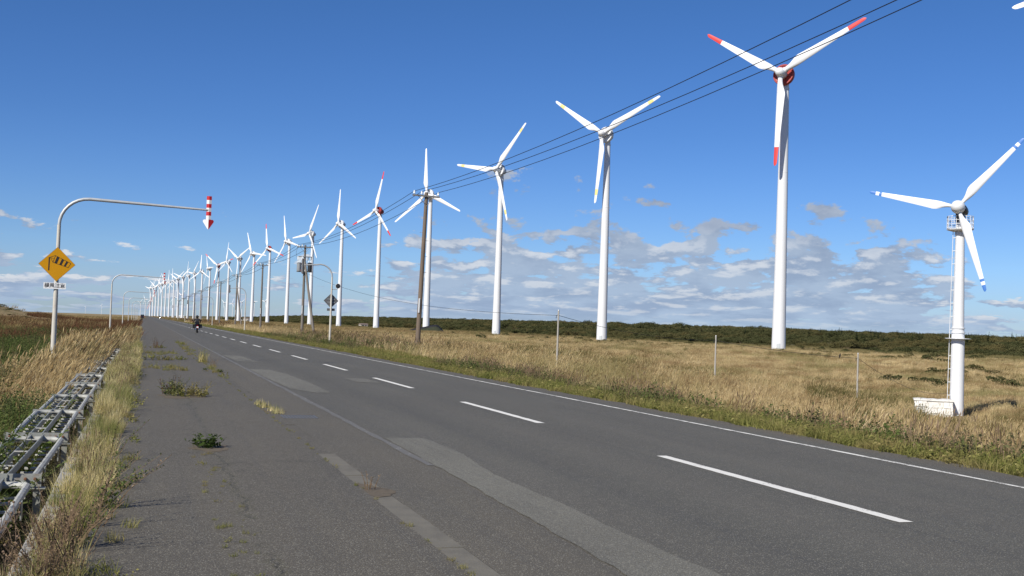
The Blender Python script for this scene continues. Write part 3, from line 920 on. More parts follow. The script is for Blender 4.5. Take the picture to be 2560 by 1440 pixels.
# distant second row and far groups; (pixel x, hub height above the horizon in pixels, phase)
def az_of_px(px): return YAW + math.atan((px - 1280) / F_PX)
far = [(438, 49, 20), (457, 54, 65), (564, 38, 50), (584, 38, 100), (607, 41, 62), (638, 44, 35), (666, 46, 78), (379, 40, 14), (366, 39, 33), (354, 32, 75), (392, 49, 90)]
for k, (px, hp, ph) in enumerate(sorted(far)):
    d = 72 * F_PX / hp
    a = az_of_px(px)
    x, y = d * math.sin(a), d * math.cos(a)
    turbine(x, y, -3.5, AZ0 + rnd.uniform(-8, 8), ph, 'white', 'faint small white turbine far behind the row, %s from the left' % ORD[k + 1], 'distant turbines behind the row', detail=False)
for k, (px, hp) in enumerate(((217, 10), (257, 20))):
    d = 72 * F_PX / hp
    a = az_of_px(px)
    if d > 14000: d = 14000
    turbine(d * math.sin(a), d * math.cos(a), -4, AZ0, 40 + 50 * k, 'white', ['tiny white wind turbine on the left horizon, farthest left of all turbines', 'tiny white wind turbine on the left horizon beside the second arched pole'][k], 'turbines on the left horizon', detail=False)

# ------------------------------------------------------------------ the small turbine on the right with ladder and platform
SB = Vector((69.0, 83.9, -4.95))
st = empty('wind_turbine', SB)
tag(st, 'shorter white wind turbine with blue blade tips, side ladder and railed platform', 'wind turbine')
m = MB().lathe([(.72, -.6), (.72, .1), (.60, .12), (.56, 6.9), (.54, 7.5), (.60, 7.5), (.60, 7.62), (.52, 7.62), (.52, 7.9), (.58, 7.9), (.58, 8.0), (.50, 8.0), (.385, 16.2), (.45, 16.25), (.45, 16.5), (.38, 16.5), (.38, 17.6)], 26)
obj('tower', (m, M_white, True), st)
obj('base_plate', (MB().lathe([(1.1, 7.0), (1.1, 7.05)], 24), M_white), st)
pf = obj('platform', (MB().lathe([(.55, 16.55), (1.12, 16.70), (1.15, 16.80), (.5, 16.80)], 8), M_white), st)
post = MB().tube([(0, 0, 0), (0, 0, 1.12)], .026, 6).mesh('rail_post', M_white)
for j in range(16):
    a = 2 * math.pi * (j + .5) / 16
    obj('rail_post', post, pf, (1.10 * math.cos(a), 1.10 * math.sin(a), 16.8))
for h_ in (.08, .40, .76, 1.12):
    pts = [(1.10 * math.cos(2 * math.pi * (j + .5) / 16), 1.10 * math.sin(2 * math.pi * (j + .5) / 16), 16.8 + h_) for j in range(16)]
    obj('hand_rail', (MB().tube(pts, .024, 6, closed=True), M_white), pf)
# ladder on the seaward left side seen from the road
la = Vector((-math.cos(az_of_px(2400)), math.sin(az_of_px(2400)), 0)).normalized()
lt = Vector((la.y, -la.x, 0))
lad = obj('ladder', (MB().tube([la * .80 + lt * .19 + Vector((0, 0, .3)), la * .58 + lt * .19 + Vector((0, 0, 16.6))], .028, 6).tube([la * .80 - lt * .19 + Vector((0, 0, .3)), la * .58 - lt * .19 + Vector((0, 0, 16.6))], .028, 6), M_white), st)
lm_ = MB()
for j in range(54):
    z_ = .5 + j * .3
    o_ = .80 - .22 * z_ / 16.6
    lm_.tube([la * o_ + lt * .19 + Vector((0, 0, z_)), la * o_ - lt * .19 + Vector((0, 0, z_))], .014, 5)
tag(obj('rung', (lm_, M_galv), lad), kind='stuff')
for j in range(14):
    z_ = .8 + j * 1.17
    o_ = .80 - .22 * z_ / 16.6
    obj('standoff', (MB().box((la * (o_ - .22) + Vector((0, 0, z_))), (.46, .34, .05), (0, 0, math.atan2(la.y, la.x))), M_white), lad)
head, bl_, ax, mat = rotor_mats(229, 78, 18.55, 4)
nm = MB().lathe([(.25, -1.25), (.50, -1.15), (.55, -.5), (.55, .55), (.46, .75)], 16, RX).box((0, -.1, -.7), (.7, .8, .9))
obj('nacelle', (nm, M_dark, True), st, mat4=head)
obj('hub', (MB().lathe([(.42, .7), (.56, .95), (.60, 1.35), (.52, 1.75), (.32, 2.02), (.08, 2.12)], 18, RX), M_blade, True), st, mat4=head)
BL2 = 7.9
P2 = dict(L=BL2, root_r=0.15, cmax=0.84, rmax=2.0, ctip=0.27)
def b2(r0, r1, s_, mt): return MB().loft(blade_secs(**P2, r0=r0, r1=r1, steps=s_, tw0=12)).mesh('blade', mt, True)
ms = [b2(.3, BL2 * .855, 22, M_blade), b2(BL2 * .855, BL2 * .885, 2, M_bluetip), b2(BL2 * .885, BL2 * .925, 2, M_blade), b2(BL2 * .925, BL2, 5, M_bluetip)]
c = Vector((0, 0, 18.55)) + ax * 1.35
for (tx, ty, tz) in bl_:
    b = obj('blade', ms[0], st, mat4=mat(c, tx, ty, tz))
    obj('blade_band', ms[1], b); obj('white_band', ms[2], b); obj('blade_tip', ms[3], b)

# white masonry block at its foot: painted stones, cap slab
fb = empty('foundation_block', SB + Vector((-2.35, .15, 0)), rz=-az_of_px(2350) + R(4))
tag(fb, 'low white painted rubble block at the foot of the ladder turbine', 'block')
M_peel = pmat('peeling_white_paint', (0.74, 0.72, 0.66), .8, 0, .1, 3, (0.30, 0.26, 0.2), .7, 4, bump=.6)
obj('core', (MB().box((0, 0, .55), (3.1, 1.5, 1.5)), M_peel), fb)
fb.scale = (1, 1, 1.12)
q = random.Random(8)
for row in range(3):
    x_ = -1.6
    while x_ < 1.55:
        w_ = min(q.uniform(.45, 1.3), 1.6 - x_)
        if w_ < .12: break
        sm = MB()
        h_ = .46
        base = [(-w_ / 2, -h_ / 2), (w_ / 2, -h_ / 2), (w_ / 2, h_ / 2), (-w_ / 2, h_ / 2)]
        f0 = [Vector((a + q.uniform(-.06, .06), 0, b_ + q.uniform(-.06, .06))) for a, b_ in base]
        f1 = [Vector((p.x * .93, -q.uniform(.05, .12), p.z * .90)) for p in f0]
        sm.loft([f0, f1])
        obj('stone', (sm, M_peel), fb, (x_ + w_ / 2, -.74, .08 + row * .47))
        x_ += w_ + .02
cap = MB()
secs = []
for i in range(9):
    x_ = -1.68 + i * .42
    d0, d1 = q.uniform(-.04, .04), q.uniform(-.03, .03)
    secs.append([Vector((x_, -.88 + d0, 1.31)), Vector((x_, -.88 + d0, 1.43 + d1)), Vector((x_, .82, 1.45 + d1)), Vector((x_, .82, 1.31))])
cap.loft(secs)
obj('cap_slab', (cap, M_peel), fb)

# ------------------------------------------------------------------ arched overhead delineator poles
def arrow_parts():
    """folded V panel: strips of red and white, arrow head below; tip at z=0, faces -y"""
    w2, fold = .088, .035
    def half(sx, z0, z1, x0=0.0, x1=w2):
        m_ = MB()
        y = lambda x: fold * abs(x) / w2
        a = [Vector((sx * x0, y(x0) - .010, z0)), Vector((sx * x1, y(x1) - .010, z0)), Vector((sx * x1, y(x1) + .010, z0)), Vector((sx * x0, y(x0) + .010, z0))]
        b = [Vector((p.x, p.y, z1)) for p in a]
        m_.loft([a, b] if sx > 0 else [a[::-1], b[::-1]])
        return m_
    red, white = MB(), MB()
    def put(dst, s): dst.add(s.v, s.f)
    zb = [.36, .50, .64, .78, .92, 1.06, 1.20]
    cols = ['w', 'r', 'w', 'r', 'w', 'r']
    for i in range(6):
        for sx in (-1, 1):
            put(red if cols[i] == 'r' else white, half(sx, zb[i], zb[i + 1]))
    for sx in (-1, 1):
        hm = MB()
        y = lambda x: fold * abs(x) / w2
        poly = [(0, 0), (.035, .03), (.185, .27), (.19, .315), (.16, .355), (0, .36)]
        a = [Vector((sx * x, y(x) - .010, z)) for x, z in poly]
        b = [Vector((sx * x, y(x) + .010, z)) for x, z in poly]
        hm.loft([a, b] if sx < 0 else [a[::-1], b[::-1]])
        put(white if sx < 0 else red, hm)  # left half of the head white: sun glare on that face put into its colour
    return red, white
red_m, white_m = arrow_parts()
arrow_red, arrow_white = red_m.mesh('red_panel', M_signred), white_m.mesh('white_panel', M_signwhite)
back_m = MB(); back_m.add(red_m.v, red_m.f); back_m.add(white_m.v, white_m.f)
arrow_back = back_m.mesh('back_panel', M_signback)

def arch_path(side, H, reach, dip):
    rad = .95
    pts = [(0, 0, -1.0), (0, 0, 2.0), (0, 0, H - rad)]
    for i in range(1, 9):
        a = R(90 * i / 8)
        pts.append((side * rad * (1 - math.cos(a)), 0, H - rad + rad * math.sin(a)))
    for i in range(1, 6):
        s = i / 5
        pts.append((side * (rad + (reach - rad) * s), 0, H - dip * s))
    return pts

def arch(side, near=True):
    a = empty('overhead_delineator')
    H = 6.25
    path = arch_path(side, H, 4.95 if side > 0 else 2.3, .12)
    n_ = len(path)
    k1 = 3
    obj('pole', (MB().tube(path[:k1], [.085, .083, .060], 12), M_polepaint, True), a)
    rad = [.058] * 9 + list(np.linspace(.056, .036, n_ - k1 - 8))
    obj('arm', (MB().tube(path[k1 - 1:], rad[:n_ - k1 + 1], 10), M_galv, True), a)
    tip = Vector(path[-1])
    ar = empty_part = None
    holder = obj('arrow_sign', (MB().tube([tip + Vector((0, .035, .45)), tip + Vector((0, .035, -.66))], .022, 8), M_galv), a)
    loc = tip + Vector((side * .02, -.02 if side > 0 else .06, -.70))
    o1 = obj('red_panel', arrow_red, holder, loc)
    o2 = obj('white_panel', arrow_white, holder, loc)
    if side < 0:
        for o in (o1, o2): o.rotation_euler = (0, 0, math.pi)
        obj('back_panel', arrow_back, holder, loc + Vector((0, -.12, 0)))
    return a, H

left_arch, LH = arch(1)
right_arch, RH = arch(-1)
Y_left = [42, 120, 204, 278, 354, 430, 506, 585, 665]
arches = []
for k, y in enumerate(Y_left):
    a = left_arch if k == 0 else copy_tree(left_arch)
    x = -2.92 - .25 * min(k, 2)
    a.location = (x, y, -.62 if k else -.63)
    arches.append(a)
    lab = ('arched steel pole with yellow windsock warning sign and red and white arrow' if k == 0 else
           ['', 'arched steel pole with striped hanging arrow, second from the camera on the left', 'third arched pole from the camera on the left roadside, behind the second'][k] if k < 3 else
           '%s arched pole from the camera along the left roadside, small and thin' % ORD[k + 1])
    tag(a, lab, 'road sign', 'arched arrow poles over the left road edge')
Y_right = [88.9, 168, 250, 334, 420, 510]
right_arches = []
for k, y in enumerate(Y_right):
    a = right_arch if k == 0 else copy_tree(right_arch)
    a.location = (13.9, y, float(ter(13.9, y)) - .02)
    right_arches.append(a)
    lab = 'arched pole on the right verge with the grey back of a diamond sign' if k == 0 else '%s arched arrow pole from the camera along the right verge' % ORD[k + 1]
    tag(a, lab, 'road sign', 'arched arrow poles over the right road edge')

# warning diamond and text plate on the nearest arch
A0 = arches[0]
dia = MB()
S_ = .585
def rot_sq(s, y, bev=.05):
    pts = []
    for cx, cz, in ((0, -1), (1, 0), (0, 1), (-1, 0)):
        p = Vector((cx, 0, cz)) * s
        pr = Vector((cz, 0, -cx))
        pts.append(Vector((p.x, y, p.z)))
    return pts
dia.loft([rot_sq(S_, -.006), rot_sq(S_, .006)])
sgn = obj('warning_sign', (dia, M_signyellow), A0, (.0, -.10, 3.93))
rim = MB().loft([rot_sq(S_ + .012, -.003), rot_sq(S_ + .012, .010)])
obj('sign_rim', (rim, M_signback), sgn)
pic = MB()
def quad2(pts, y=-.0095):
    vsx = [(a, y, b) for a, b in pts]
    k = len(pts)
    pic.add(vsx + [(a, y + .002, b) for a, b, in pts], [tuple(range(k)), tuple(range(2 * k - 1, k - 1, -1))] + [(i, i + k, (i + 1) % k + k, (i + 1) % k) for i in range(k)])
def line2(p, q_, wd):
    p, q_ = Vector(p), Vector(q_)
    d = (q_ - p).normalized()
    n_ = Vector((-d.y, d.x)) * wd / 2
    quad2([tuple(p - n_), tuple(q_ - n_), tuple(q_ + n_), tuple(p + n_)])
# picture coordinates of the plate scaled: 1200 px crop covers 100 px of the photo
def pc(x, y): return ((x - 578) / 470 * S_, -(y - 685) / 440 * S_)
line2(pc(375, 508), pc(372, 852), .040)
top0, top1 = pc(530, 462), pc(935, 650)
bot0, bot1 = pc(470, 640), pc(868, 760)
L2 = lambda a, b, t_: (a[0] + (b[0] - a[0]) * t_, a[1] + (b[1] - a[1]) * t_)
for a_, b_ in ((.10, .26), (.42, .56), (.71, .83)):
    quad2([L2(bot0, bot1, a_), L2(bot0, bot1, b_), L2(top0, top1, b_), L2(top0, top1, a_)])
line2(top0, top1, .014); line2(bot0, bot1, .014); line2(top0, bot0, .014); line2(top1, bot1, .014)
line2(pc(400, 505), top0, .012); line2(pc(400, 505), bot0, .012); line2(pc(400, 515), L2(top0, bot0, .5), .010)
obj('pictogram', (pic, M_black), sgn)
pl_ = obj('text_plate', (MB().box((0, 0, 0), (.72, .014, .21)), M_signwhite), A0, (-.04, -.10, 3.185))
fc = bpy.data.curves.new('lettering', 'FONT')
fc.body = '横風注意'
fc.align_x = 'CENTER'
fc.align_y = 'CENTER'
fc.size = 0.168
fc.offset = 0.0018
fc.extrude = 0.001
to = bpy.data.objects.new('lettering', fc)
COL.objects.link(to)
bpy.context.view_layer.update()
lme = bpy.data.meshes.new_from_object(to.evaluated_get(bpy.context.evaluated_depsgraph_get()))
bpy.data.objects.remove(to)
lme.materials.clear()
lme.materials.append(M_black)
lo = obj('lettering', lme, pl_, (0, -.010, 0))
lo.rotation_euler = (R(90), 0, 0)
for zc in (3.18, 3.70, 4.15):
    obj('clamp_band', (MB().lathe([(.095, -.03), (.095, .03)], 14), M_galv), A0, (0, 0, zc))

# back of the diamond sign, little plate and round lamp on the nearest right-hand arch
B0 = right_arches[0]
bs = obj('diamond_sign', (MB().loft([rot_sq(S_, -.008), rot_sq(S_, .008)]), M_signback), B0, (0, .12, 3.45))
obj('stiffener', (MB().box((0, -.02, .12), (.62, .02, .035)).box((0, -.02, -.12), (.62, .02, .035)), M_galv), bs)
obj('back_plate', (MB().box((0, 0, 0), (.62, .015, .2)), M_signback), B0, (.02, .12, 2.75))
lampb = obj('lamp_bracket', (MB().tube([(0, 0, 4.35), (.38, 0, 4.35), (.46, 0, 4.42)], .03, 8), M_galv), B0)
obj('round_lamp', (MB().lathe([(.05, -.10), (.17, -.09), (.19, 0), (.17, .09), (.05, .10)], 20, RX, (.48, 0, 4.62)), M_dark, True), lampb)
obj('lamp_band', (MB().lathe([(.192, -.03), (.196, .03)], 20, RX, (.48, 0, 4.62)), M_signwhite), lampb)

# ------------------------------------------------------------------ utility poles and wires
UX = 16.6
Y_up = [13.0, 69.5, 126, 173, 222, 270, 318, 366, 414, 470, 530, 600]
ins_me = MB().lathe([(.025, 0), (.03, .05), (.07, .06), (.075, .12), (.05, .16), (.06, .20), (.03, .25)], 12).mesh('insulator', M_insul, True)
WOFF = (-.82, -.34, .72)
up_tops = []
for k, y in enumerate(Y_up):
    gz = float(ter(UX, y))
    p = empty('utility_pole', (UX, y, gz))
    top = 10.05 - gz
    lab = ['tall brown utility pole standing just outside the right edge of the frame', 'nearest brown wooden utility pole with crossarm and three white insulators', 'utility pole with two grey transformer cans and a leaning strut pole'][k] if k < 3 else '%s utility pole in the line counted from the nearest one, plain crossarm' % ORD[k]
    tag(p, lab, 'utility pole', 'utility poles along the right verge')
    mt = M_upole if k < 2 else M_upole2
    obj('pole', (MB().tube([(0, 0, -.8), (0, 0, 3), (0, 0, top - .05)], [.165, .150, .110], 16), mt, True), p)
    if k == 1: p.location.x -= .24; p.rotation_euler = (0, .0235, 0)
    ca = obj('crossarm', (MB().box((-.05, -.15, top - .30), (1.75, .10, .10)), M_cross), p)
    for wx in WOFF: obj('insulator', ins_me, ca, (wx, -.15, top - .25))
    if k in (1, 2, 3, 4):
        obj('name_plate', (MB().box((-.10, -.185, 3.1), (.09, .02, .9)), M_signwhite), p)
        for j in range(6): obj('step_bolt', (MB().tube([(-.3 if j % 2 else .13, 0, 5.2 + j * .5), (-.13 if j % 2 else .3, 0, 5.2 + j * .5)], .012, 5), M_galv), p)
        obj('arm_brace', (MB().tube([(-.55, -.16, top - .34), (0, -.16, top - .95)], .018, 6).tube([(.45, -.16, top - .34), (0, -.16, top - .95)], .018, 6), M_cross), p)
    if k == 2:
        obj('crossarm', (MB().box((0, .12, top - .25), (1.6, .09, .09)), M_cross), p)
        obj('crossarm', (MB().box((0, -.12, top - 1.35), (1.5, .09, .09)), M_cross), p)
        for sx, mt2 in ((-.62, M_trans), (.55, M_dark)):
            tr = obj('transformer', (MB().lathe([(.24, 0), (.25, .06), (.25, .82), (.27, .84), (.27, .90), (.10, .96)], 18, None, (sx, -.25, top - 2.95)), mt2, True), p)
            for bx in (-.1, .1): obj('bushing', ins_me, tr, (sx + bx, -.25, top - 2.0))
        obj('transformer_frame', (MB().box((0, -.15, top - 3.0), (1.7, .5, .08)).box((0, -.15, top - 2.2), (1.5, .08, .08)), M_cross), p)
        for sx in (-.75, -.3, .35, .7): obj('cutout', (MB().tube([(sx, -.2, top - 1.35), (sx - .05, -.3, top - 1.75)], .04, 8), M_insul if sx < 0 else M_dark), p)
        obj('jumper_cable', (MB().tube([(-.8, -.2, top - .1), (-1.0, -.25, top - .9), (-.85, -.3, top - 1.7), (-.62, -.25, top - 2.0)], .014, 5).tube([(.7, -.2, top - .1), (.85, -.3, top - .9), (.62, -.25, top - 1.9)], .014, 5), M_wire), p)
    if k in (2, 4):
        dx_ = -1.72 if k == 2 else 1.0
        dy_ = -24.6 if k == 2 else -6
        # leaning strut: foot out along the verge
        dy_ = -3.2
        dx_ = 1.05
        obj('strut_pole', (MB().tube([(dx_, dy_, -.6 + float(ter(UX + dx_, y + dy_)) - gz), (0, -.12, top - 1.9)], [.15, .115], 12), mt, True), p)
    up_tops.append((y, 10.05))

def sagged(a, b, sag, n_=14):
    a, b = Vector(a), Vector(b)
    out = []
    for i in range(n_ + 1):
        s = i / n_
        p = a.lerp(b, s)
        p.z -= sag * 4 * s * (1 - s)
        out.append(p)
    return out
for wi, wx in enumerate(WOFF):
    pts = []
    for k in range(len(Y_up) - 1):
        a = (UX + (wx if k else (-1.13, -.04, .38)[wi]), Y_up[k] - .15, 10.02)
        b = (UX + wx, Y_up[k + 1] - .15, 10.02)
        sg = .62 * ((Y_up[k + 1] - Y_up[k]) / 56) ** 2
        seg = sagged(a, b, sg)
        pts += seg if not pts else seg[1:]
    rad = [.0125 + .00006 * max(0, p.y - 30) for p in pts]
    wo = obj('overhead_wire', (MB().tube(pts, rad, 6), M_wire))
    tag(wo, ['overhead wire on the road side of the utility poles', 'middle overhead wire of the three on the utility poles', 'overhead wire on the field side of the utility poles'][wi], 'wire', 'overhead wires')

# low posts carrying the feed cable down to the small turbine
posts = [(19.5, 52.7, 2.75), (30.0, 56.0, 2.75), (35.1, 50.2, 2.6)]
tops = [Vector((UX, 125.9, 7.0))]
M_post = pmat('grey_concrete_post', (0.36, 0.335, 0.29), .85, 0, .15, 3)
for k, (x, y, h_) in enumerate(posts):
    gz = float(ter(x, y))
    gz = [-.15, -1.15, -1.65][k]
    p = empty('cable_post', (x, y, gz))
    tag(p, ['thin grey post in tall grass where the cable from the transformer pole comes down', 'thin grey post in dry grass left of the largest turbine', 'thin grey post in dry grass right of the largest turbine'][k], 'post', 'thin cable posts in the grass')
    obj('shaft', (MB().tube([(0, 0, -1.0), (0, 0, h_)], [.055, .040], 10), M_post, True), p)
    obj('cable_hook', (MB().tube([(0, 0, h_ - .22), (-.10, 0, h_ - .25), (-.12, 0, h_ - .40)], .016, 6), M_dark), p)
    obj('cap', (MB().lathe([(.045, h_ - .01), (.03, h_ + .03)], 10), M_galv), p)
    tops.append(Vector((x, y, gz + h_ - .25)))
tops.append(SB + Vector((-.8, 0, 2.2)))
pts = []
for k in range(len(tops) - 1):
    seg = sagged(tops[k], tops[k + 1], [1.0, .30, .12, .7][k], 16)
    pts += seg if not pts else seg[1:]
tag(obj('feed_cable', (MB().tube(pts, .011, 6), M_wire)), 'thin black cable sagging from the transformer pole past the grey posts', 'cable')

# bird on the cable
bp = tops[2].lerp(tops[3], .88)
bp.z -= .12 * 4 * .88 * .12
bird = empty('bird', bp + Vector((0, 0, .01)))
bird.scale = (.55, .55, .55)
tag(bird, 'small black bird perched on the low cable near the right-hand thin post', 'bird')
bm_ = MB()
sec = []
for z_, rx, ry, oy in ((-.02, .015, .02, .0), (.03, .05, .06, .01), (.10, .075, .085, 0), (.18, .07, .075, -.02), (.235, .045, .05, -.03), (.27, .05, .055, -.045), (.31, .035, .045, -.05), (.33, .01, .015, -.05)):
    sec.append([Vector((rx * math.cos(a), oy + ry * math.sin(a), z_)) for a in [2 * math.pi * j / 10 for j in range(10)]])
bm_.loft(sec).box((0, .07, -.05), (.06, .03, .17), (R(18), 0, 0)).box((0, -.115, .275), (.018, .05, .018))
obj('body', (bm_, M_leather, True), bird)

# ------------------------------------------------------------------ motorcycle and rider, far traffic
def motorcycle(loc, label, rz=0.0):
    b = empty('motorcycle', loc, rz)
    tag(b, label, 'motorcycle')
    RY = Matrix.Rotation(R(90), 3, 'Y')
    for wy in (0, 1.42):
        wme = MB()
        ring = [(0, wy + .29 * math.cos(2 * math.pi * j / 20), .33 + .29 * math.sin(2 * math.pi * j / 20)) for j in range(20)]
        wh = obj('wheel', (MB().lathe([(.10, -.05), (.24, -.03), (.24, .03), (.10, .05)], 16, RY, (0, wy, .33)), M_chrome), b)
        obj('tyre', (wme.tube(ring, .085 if wy == 0 else .065, 8, closed=True), M_tyre, True), wh)
    body = MB()
    def el(y, zc, rx, rz_): return [Vector((rx * math.cos(a), y, zc + rz_ * math.sin(a))) for a in [2 * math.pi * j / 12 for j in range(12)]]
    body.loft([el(-.30, .82, .05, .05), el(-.15, .80, .14, .10), el(.15, .72, .18, .16), el(.45, .70, .20, .24), el(.8, .80, .20, .26), el(1.1, .92, .22, .22), el(1.35, 1.0, .16, .18), el(1.5, 1.05, .04, .06)])
    obj('body', (body, M_bike, True), b)
    obj('seat', (MB().loft([el(-.12, .90, .12, .05), el(.2, .88, .16, .06), el(.55, .86, .14, .06)]), M_leather, True), b)
    obj('tail_case', (MB().box((0, -.32, 1.06), (.42, .34, .26)), M_bike), b)
    for sx in (-1, 1):
        obj('pannier', (MB().box((sx * .36, -.10, .70), (.22, .50, .36)), M_bike), b)
        obj('exhaust', (MB().tube([(sx * .17, .5, .35), (sx * .2, -.25, .42)], [.035, .06], 10), M_chrome), b)
        obj('mirror', (MB().tube([(sx * .2, 1.1, 1.1), (sx * .42, 1.05, 1.28)], .012, 5).box((sx * .44, 1.04, 1.30), (.13, .02, .08)), M_bike), b)
        obj('fork', (MB().tube([(sx * .09, 1.42, .33), (sx * .10, 1.15, 1.0)], .028, 8), M_chrome), b)
    obj('handlebar', (MB().tube([(-.38, .92, 1.06), (-.15, 1.05, 1.08), (.15, 1.05, 1.08), (.38, .92, 1.06)], .018, 6), M_bike), b)
    obj('rear_mudguard', (MB().box((0, -.36, .62), (.16, .10, .36), (R(-20), 0, 0)), M_bikered), b)
    obj('number_plate', (MB().box((0, -.44, .60), (.20, .01, .15)), M_signwhite), b)
    obj('tail_lamp', (MB().box((0, -.36, .84), (.18, .05, .07)), M_lamp), b)
    obj('windscreen', (MB().loft([[Vector((-.2, 1.28, 1.05)), Vector((.2, 1.28, 1.05)), Vector((.2, 1.30, 1.05)), Vector((-.2, 1.30, 1.05))], [Vector((-.15, 1.10, 1.38)), Vector((.15, 1.10, 1.38)), Vector((.15, 1.12, 1.38)), Vector((-.15, 1.12, 1.38))]]), M_glassdark), b)
    return b

def rider(loc, label, rz=0.0):
    j = [((0, .22, .95), .17), ((0, .24, 1.18), .165), ((0, .30, 1.40), .19), ((0, .33, 1.50), .11), ((0, .35, 1.57), .07)]
    ed = [(0, 1), (1, 2), (2, 3), (3, 4)]
    for sx in (-1, 1):
        b0 = len(j)
        j += [((sx * .20, .31, 1.43), .085), ((sx * .34, .45, 1.20), .066), ((sx * .36, .80, 1.10), .045), ((sx * .37, .92, 1.08), .042)]
        ed += [(2, b0), (b0, b0 + 1), (b0 + 1, b0 + 2), (b0 + 2, b0 + 3)]
        b1 = len(j)
        j += [((sx * .14, .28, .90), .115), ((sx * .29, .68, .80), .085), ((sx * .24, .45, .42), .060), ((sx * .24, .62, .34), .045)]
        ed += [(0, b1), (b1, b1 + 1), (b1 + 1, b1 + 2), (b1 + 2, b1 + 3)]
    me = bpy.data.meshes.new('person')
    me.from_pydata([p for p, _ in j], ed, [])
    me.materials.append(M_leather)
    o = obj('person', me, None, loc)
    o.rotation_euler = (0, 0, rz)
    sk = o.modifiers.new('skin', 'SKIN')
    for i, (_, r_) in enumerate(j): me.skin_vertices[0].data[i].radius = (r_, r_ * .85)
    me.skin_vertices[0].data[0].use_root = True
    sb = o.modifiers.new('sub', 'SUBSURF'); sb.levels = 2; sb.render_levels = 2
    tag(o, label, 'person')
    hm = MB()
    sec = []
    for i in range(9):
        a = R(-90 + 22.5 * i)
        sec.append([Vector((.135 * math.cos(a) * math.cos(t_), .36 + .165 * math.cos(a) * math.sin(t_), 1.71 + .155 * math.sin(a))) for t_ in [2 * math.pi * k / 14 for k in range(14)]])
    h_ = obj('helmet', (hm.loft(sec), M_bike, True), o)
    obj('visor', (MB().box((0, .50, 1.72), (.19, .06, .09)), M_glassdark), h_)
    for sx in (-1, 1):
        gm = MB()
        gx_, gy_, gz_ = sx * .37, .94, 1.085
        gm.box((gx_, gy_ - .02, gz_), (.085, .09, .045))
        for fi_ in range(4):
            fx = gx_ - .033 + fi_ * .022
            gm.tube([(fx, gy_ + .02, gz_ + .012), (fx, gy_ + .055, gz_), (fx, gy_ + .045, gz_ - .04), (fx, gy_ + .015, gz_ - .045 + .004 * (fi_ % 2))], .0095, 6)
        gm.tube([(gx_ - sx * .043, gy_ - .03, gz_), (gx_ - sx * .055, gy_ + .005, gz_ - .03), (gx_ - sx * .03, gy_ + .02, gz_ - .05)], .011, 6)
        obj('glove', (gm, M_leather, True), o)
    return o
mo = motorcycle((5.40, 123.6, 0.0), 'black and dark red motorcycle riding away in the left lane')
rd = rider((5.40, 123.6, 0.0), 'rider in black jacket and dark helmet sitting on the motorcycle riding away')
mo.rotation_euler = (0, R(-2), 0); rd.rotation_euler = (0, R(-2), 0)
motorcycle((8.2, 640, 0), 'tiny dark motorcycle far off in the oncoming lane', math.pi)
rider((8.2, 640, 0), 'tiny dark rider on the far motorcycle in the oncoming lane', math.pi)
van = empty('van', (-.75, 610, 0))
tag(van, 'tiny dark van stopped far down the left roadside', 'van')
def vsec(x, pts): return [Vector((x, a, b)) for a, b in pts]
vp_ = [(-2.2, .35), (2.2, .35), (2.25, .95), (1.6, 1.2), (1.15, 1.95), (-2.1, 2.0), (-2.25, 1.0)]
obj('body', (MB().loft([vsec(-.85, vp_), vsec(.85, vp_)]), M_carpaint), van)
obj('rear_window', (MB().box((0, -2.2, 1.5), (1.3, .06, .6)), M_glassdark), van)
for sx in (-1, 1):
    obj('tail_lamp', (MB().box((sx * .74, -2.25, 1.0), (.14, .05, .35)), M_lamp), van)
    for wy in (-1.4, 1.4): obj('wheel', (MB().lathe([(.32, -.1), (.32, .1)], 16, Matrix.Rotation(R(90), 3, 'Y'), (sx * .78, wy, .32)), M_tyre), van)

# ------------------------------------------------------------------ far sheds, the dark mound
def shed(px, d, wd, dp, ht, mw, label, rz=0.0, z=None):
    a = az_of_px(px)
    x, y = d * math.sin(a), d * math.cos(a)
    s = empty('shed', (x, y, float(ter(x, y)) if z is None else z), -a + rz)
    tag(s, label, 'building')
    obj('wall', (MB().box((0, 0, ht / 2), (wd, dp, ht)), mw), s)
    prof = [(-dp / 2 - .4, ht - .05), (dp / 2 + .4, ht - .05), (0, ht + dp * .18)]
    obj('roof', (MB().loft([vsec(-wd / 2 - .4, prof), vsec(wd / 2 + .4, prof)]), M_shedroof if mw is not M_shedwhite else M_shedwhite), s)
    dr = obj('door', (MB().box((wd * .2, -dp / 2, 1.1), (1.4, .12, 2.2)), M_signback), s)
    obj('window', (MB().box((-wd * .2, -dp / 2, ht * .55), (1.6, .10, 1.0)), M_glassdark), s)
shed(619, 1500, 8, 6, 4.3, M_shedwall, 'small beige building beyond the field between two turbine towers')
shed(599, 1500, 9, 4, 1.9, M_shedwhite, 'low white hut left of the small beige building')
shed(455, 2300, 12, 7, 4.6, M_shedwhite, 'white house far off beside the row of turbine towers')
shed(912, 1050, 7, 5, 2.4, M_shedwall, 'small pale shed at the wood edge left of a red-tipped turbine', .4)
a = az_of_px(1068)
d = 560
mx, my = d * math.sin(a), d * math.cos(a)
mound = empty('mound', (mx, my, float(ter(mx, my)) - .6), -a)
tag(mound, 'dark earth mound edged with black sheeting behind the wooden utility pole', 'mound')
outline = [(-10.2, 0), (-8.5, 1.3), (-6, 2.2), (-3, 2.9), (0, 3.4), (3, 4.3), (5.2, 4.6), (6.5, 4.0), (8.2, 2.2), (9.6, .5), (10, 0)]
secs = []
for yy, k in ((-5.5, .05), (-4, .42), (-2.0, .80), (0, 1.0), (2.5, .8), (5, .1)):
    secs.append([Vector((x_, yy, z_ * k)) for x_, z_ in outline] + [Vector((10, yy, -1)), Vector((-10.2, yy, -1))])
mm = MB().loft([s[::-1] for s in secs])
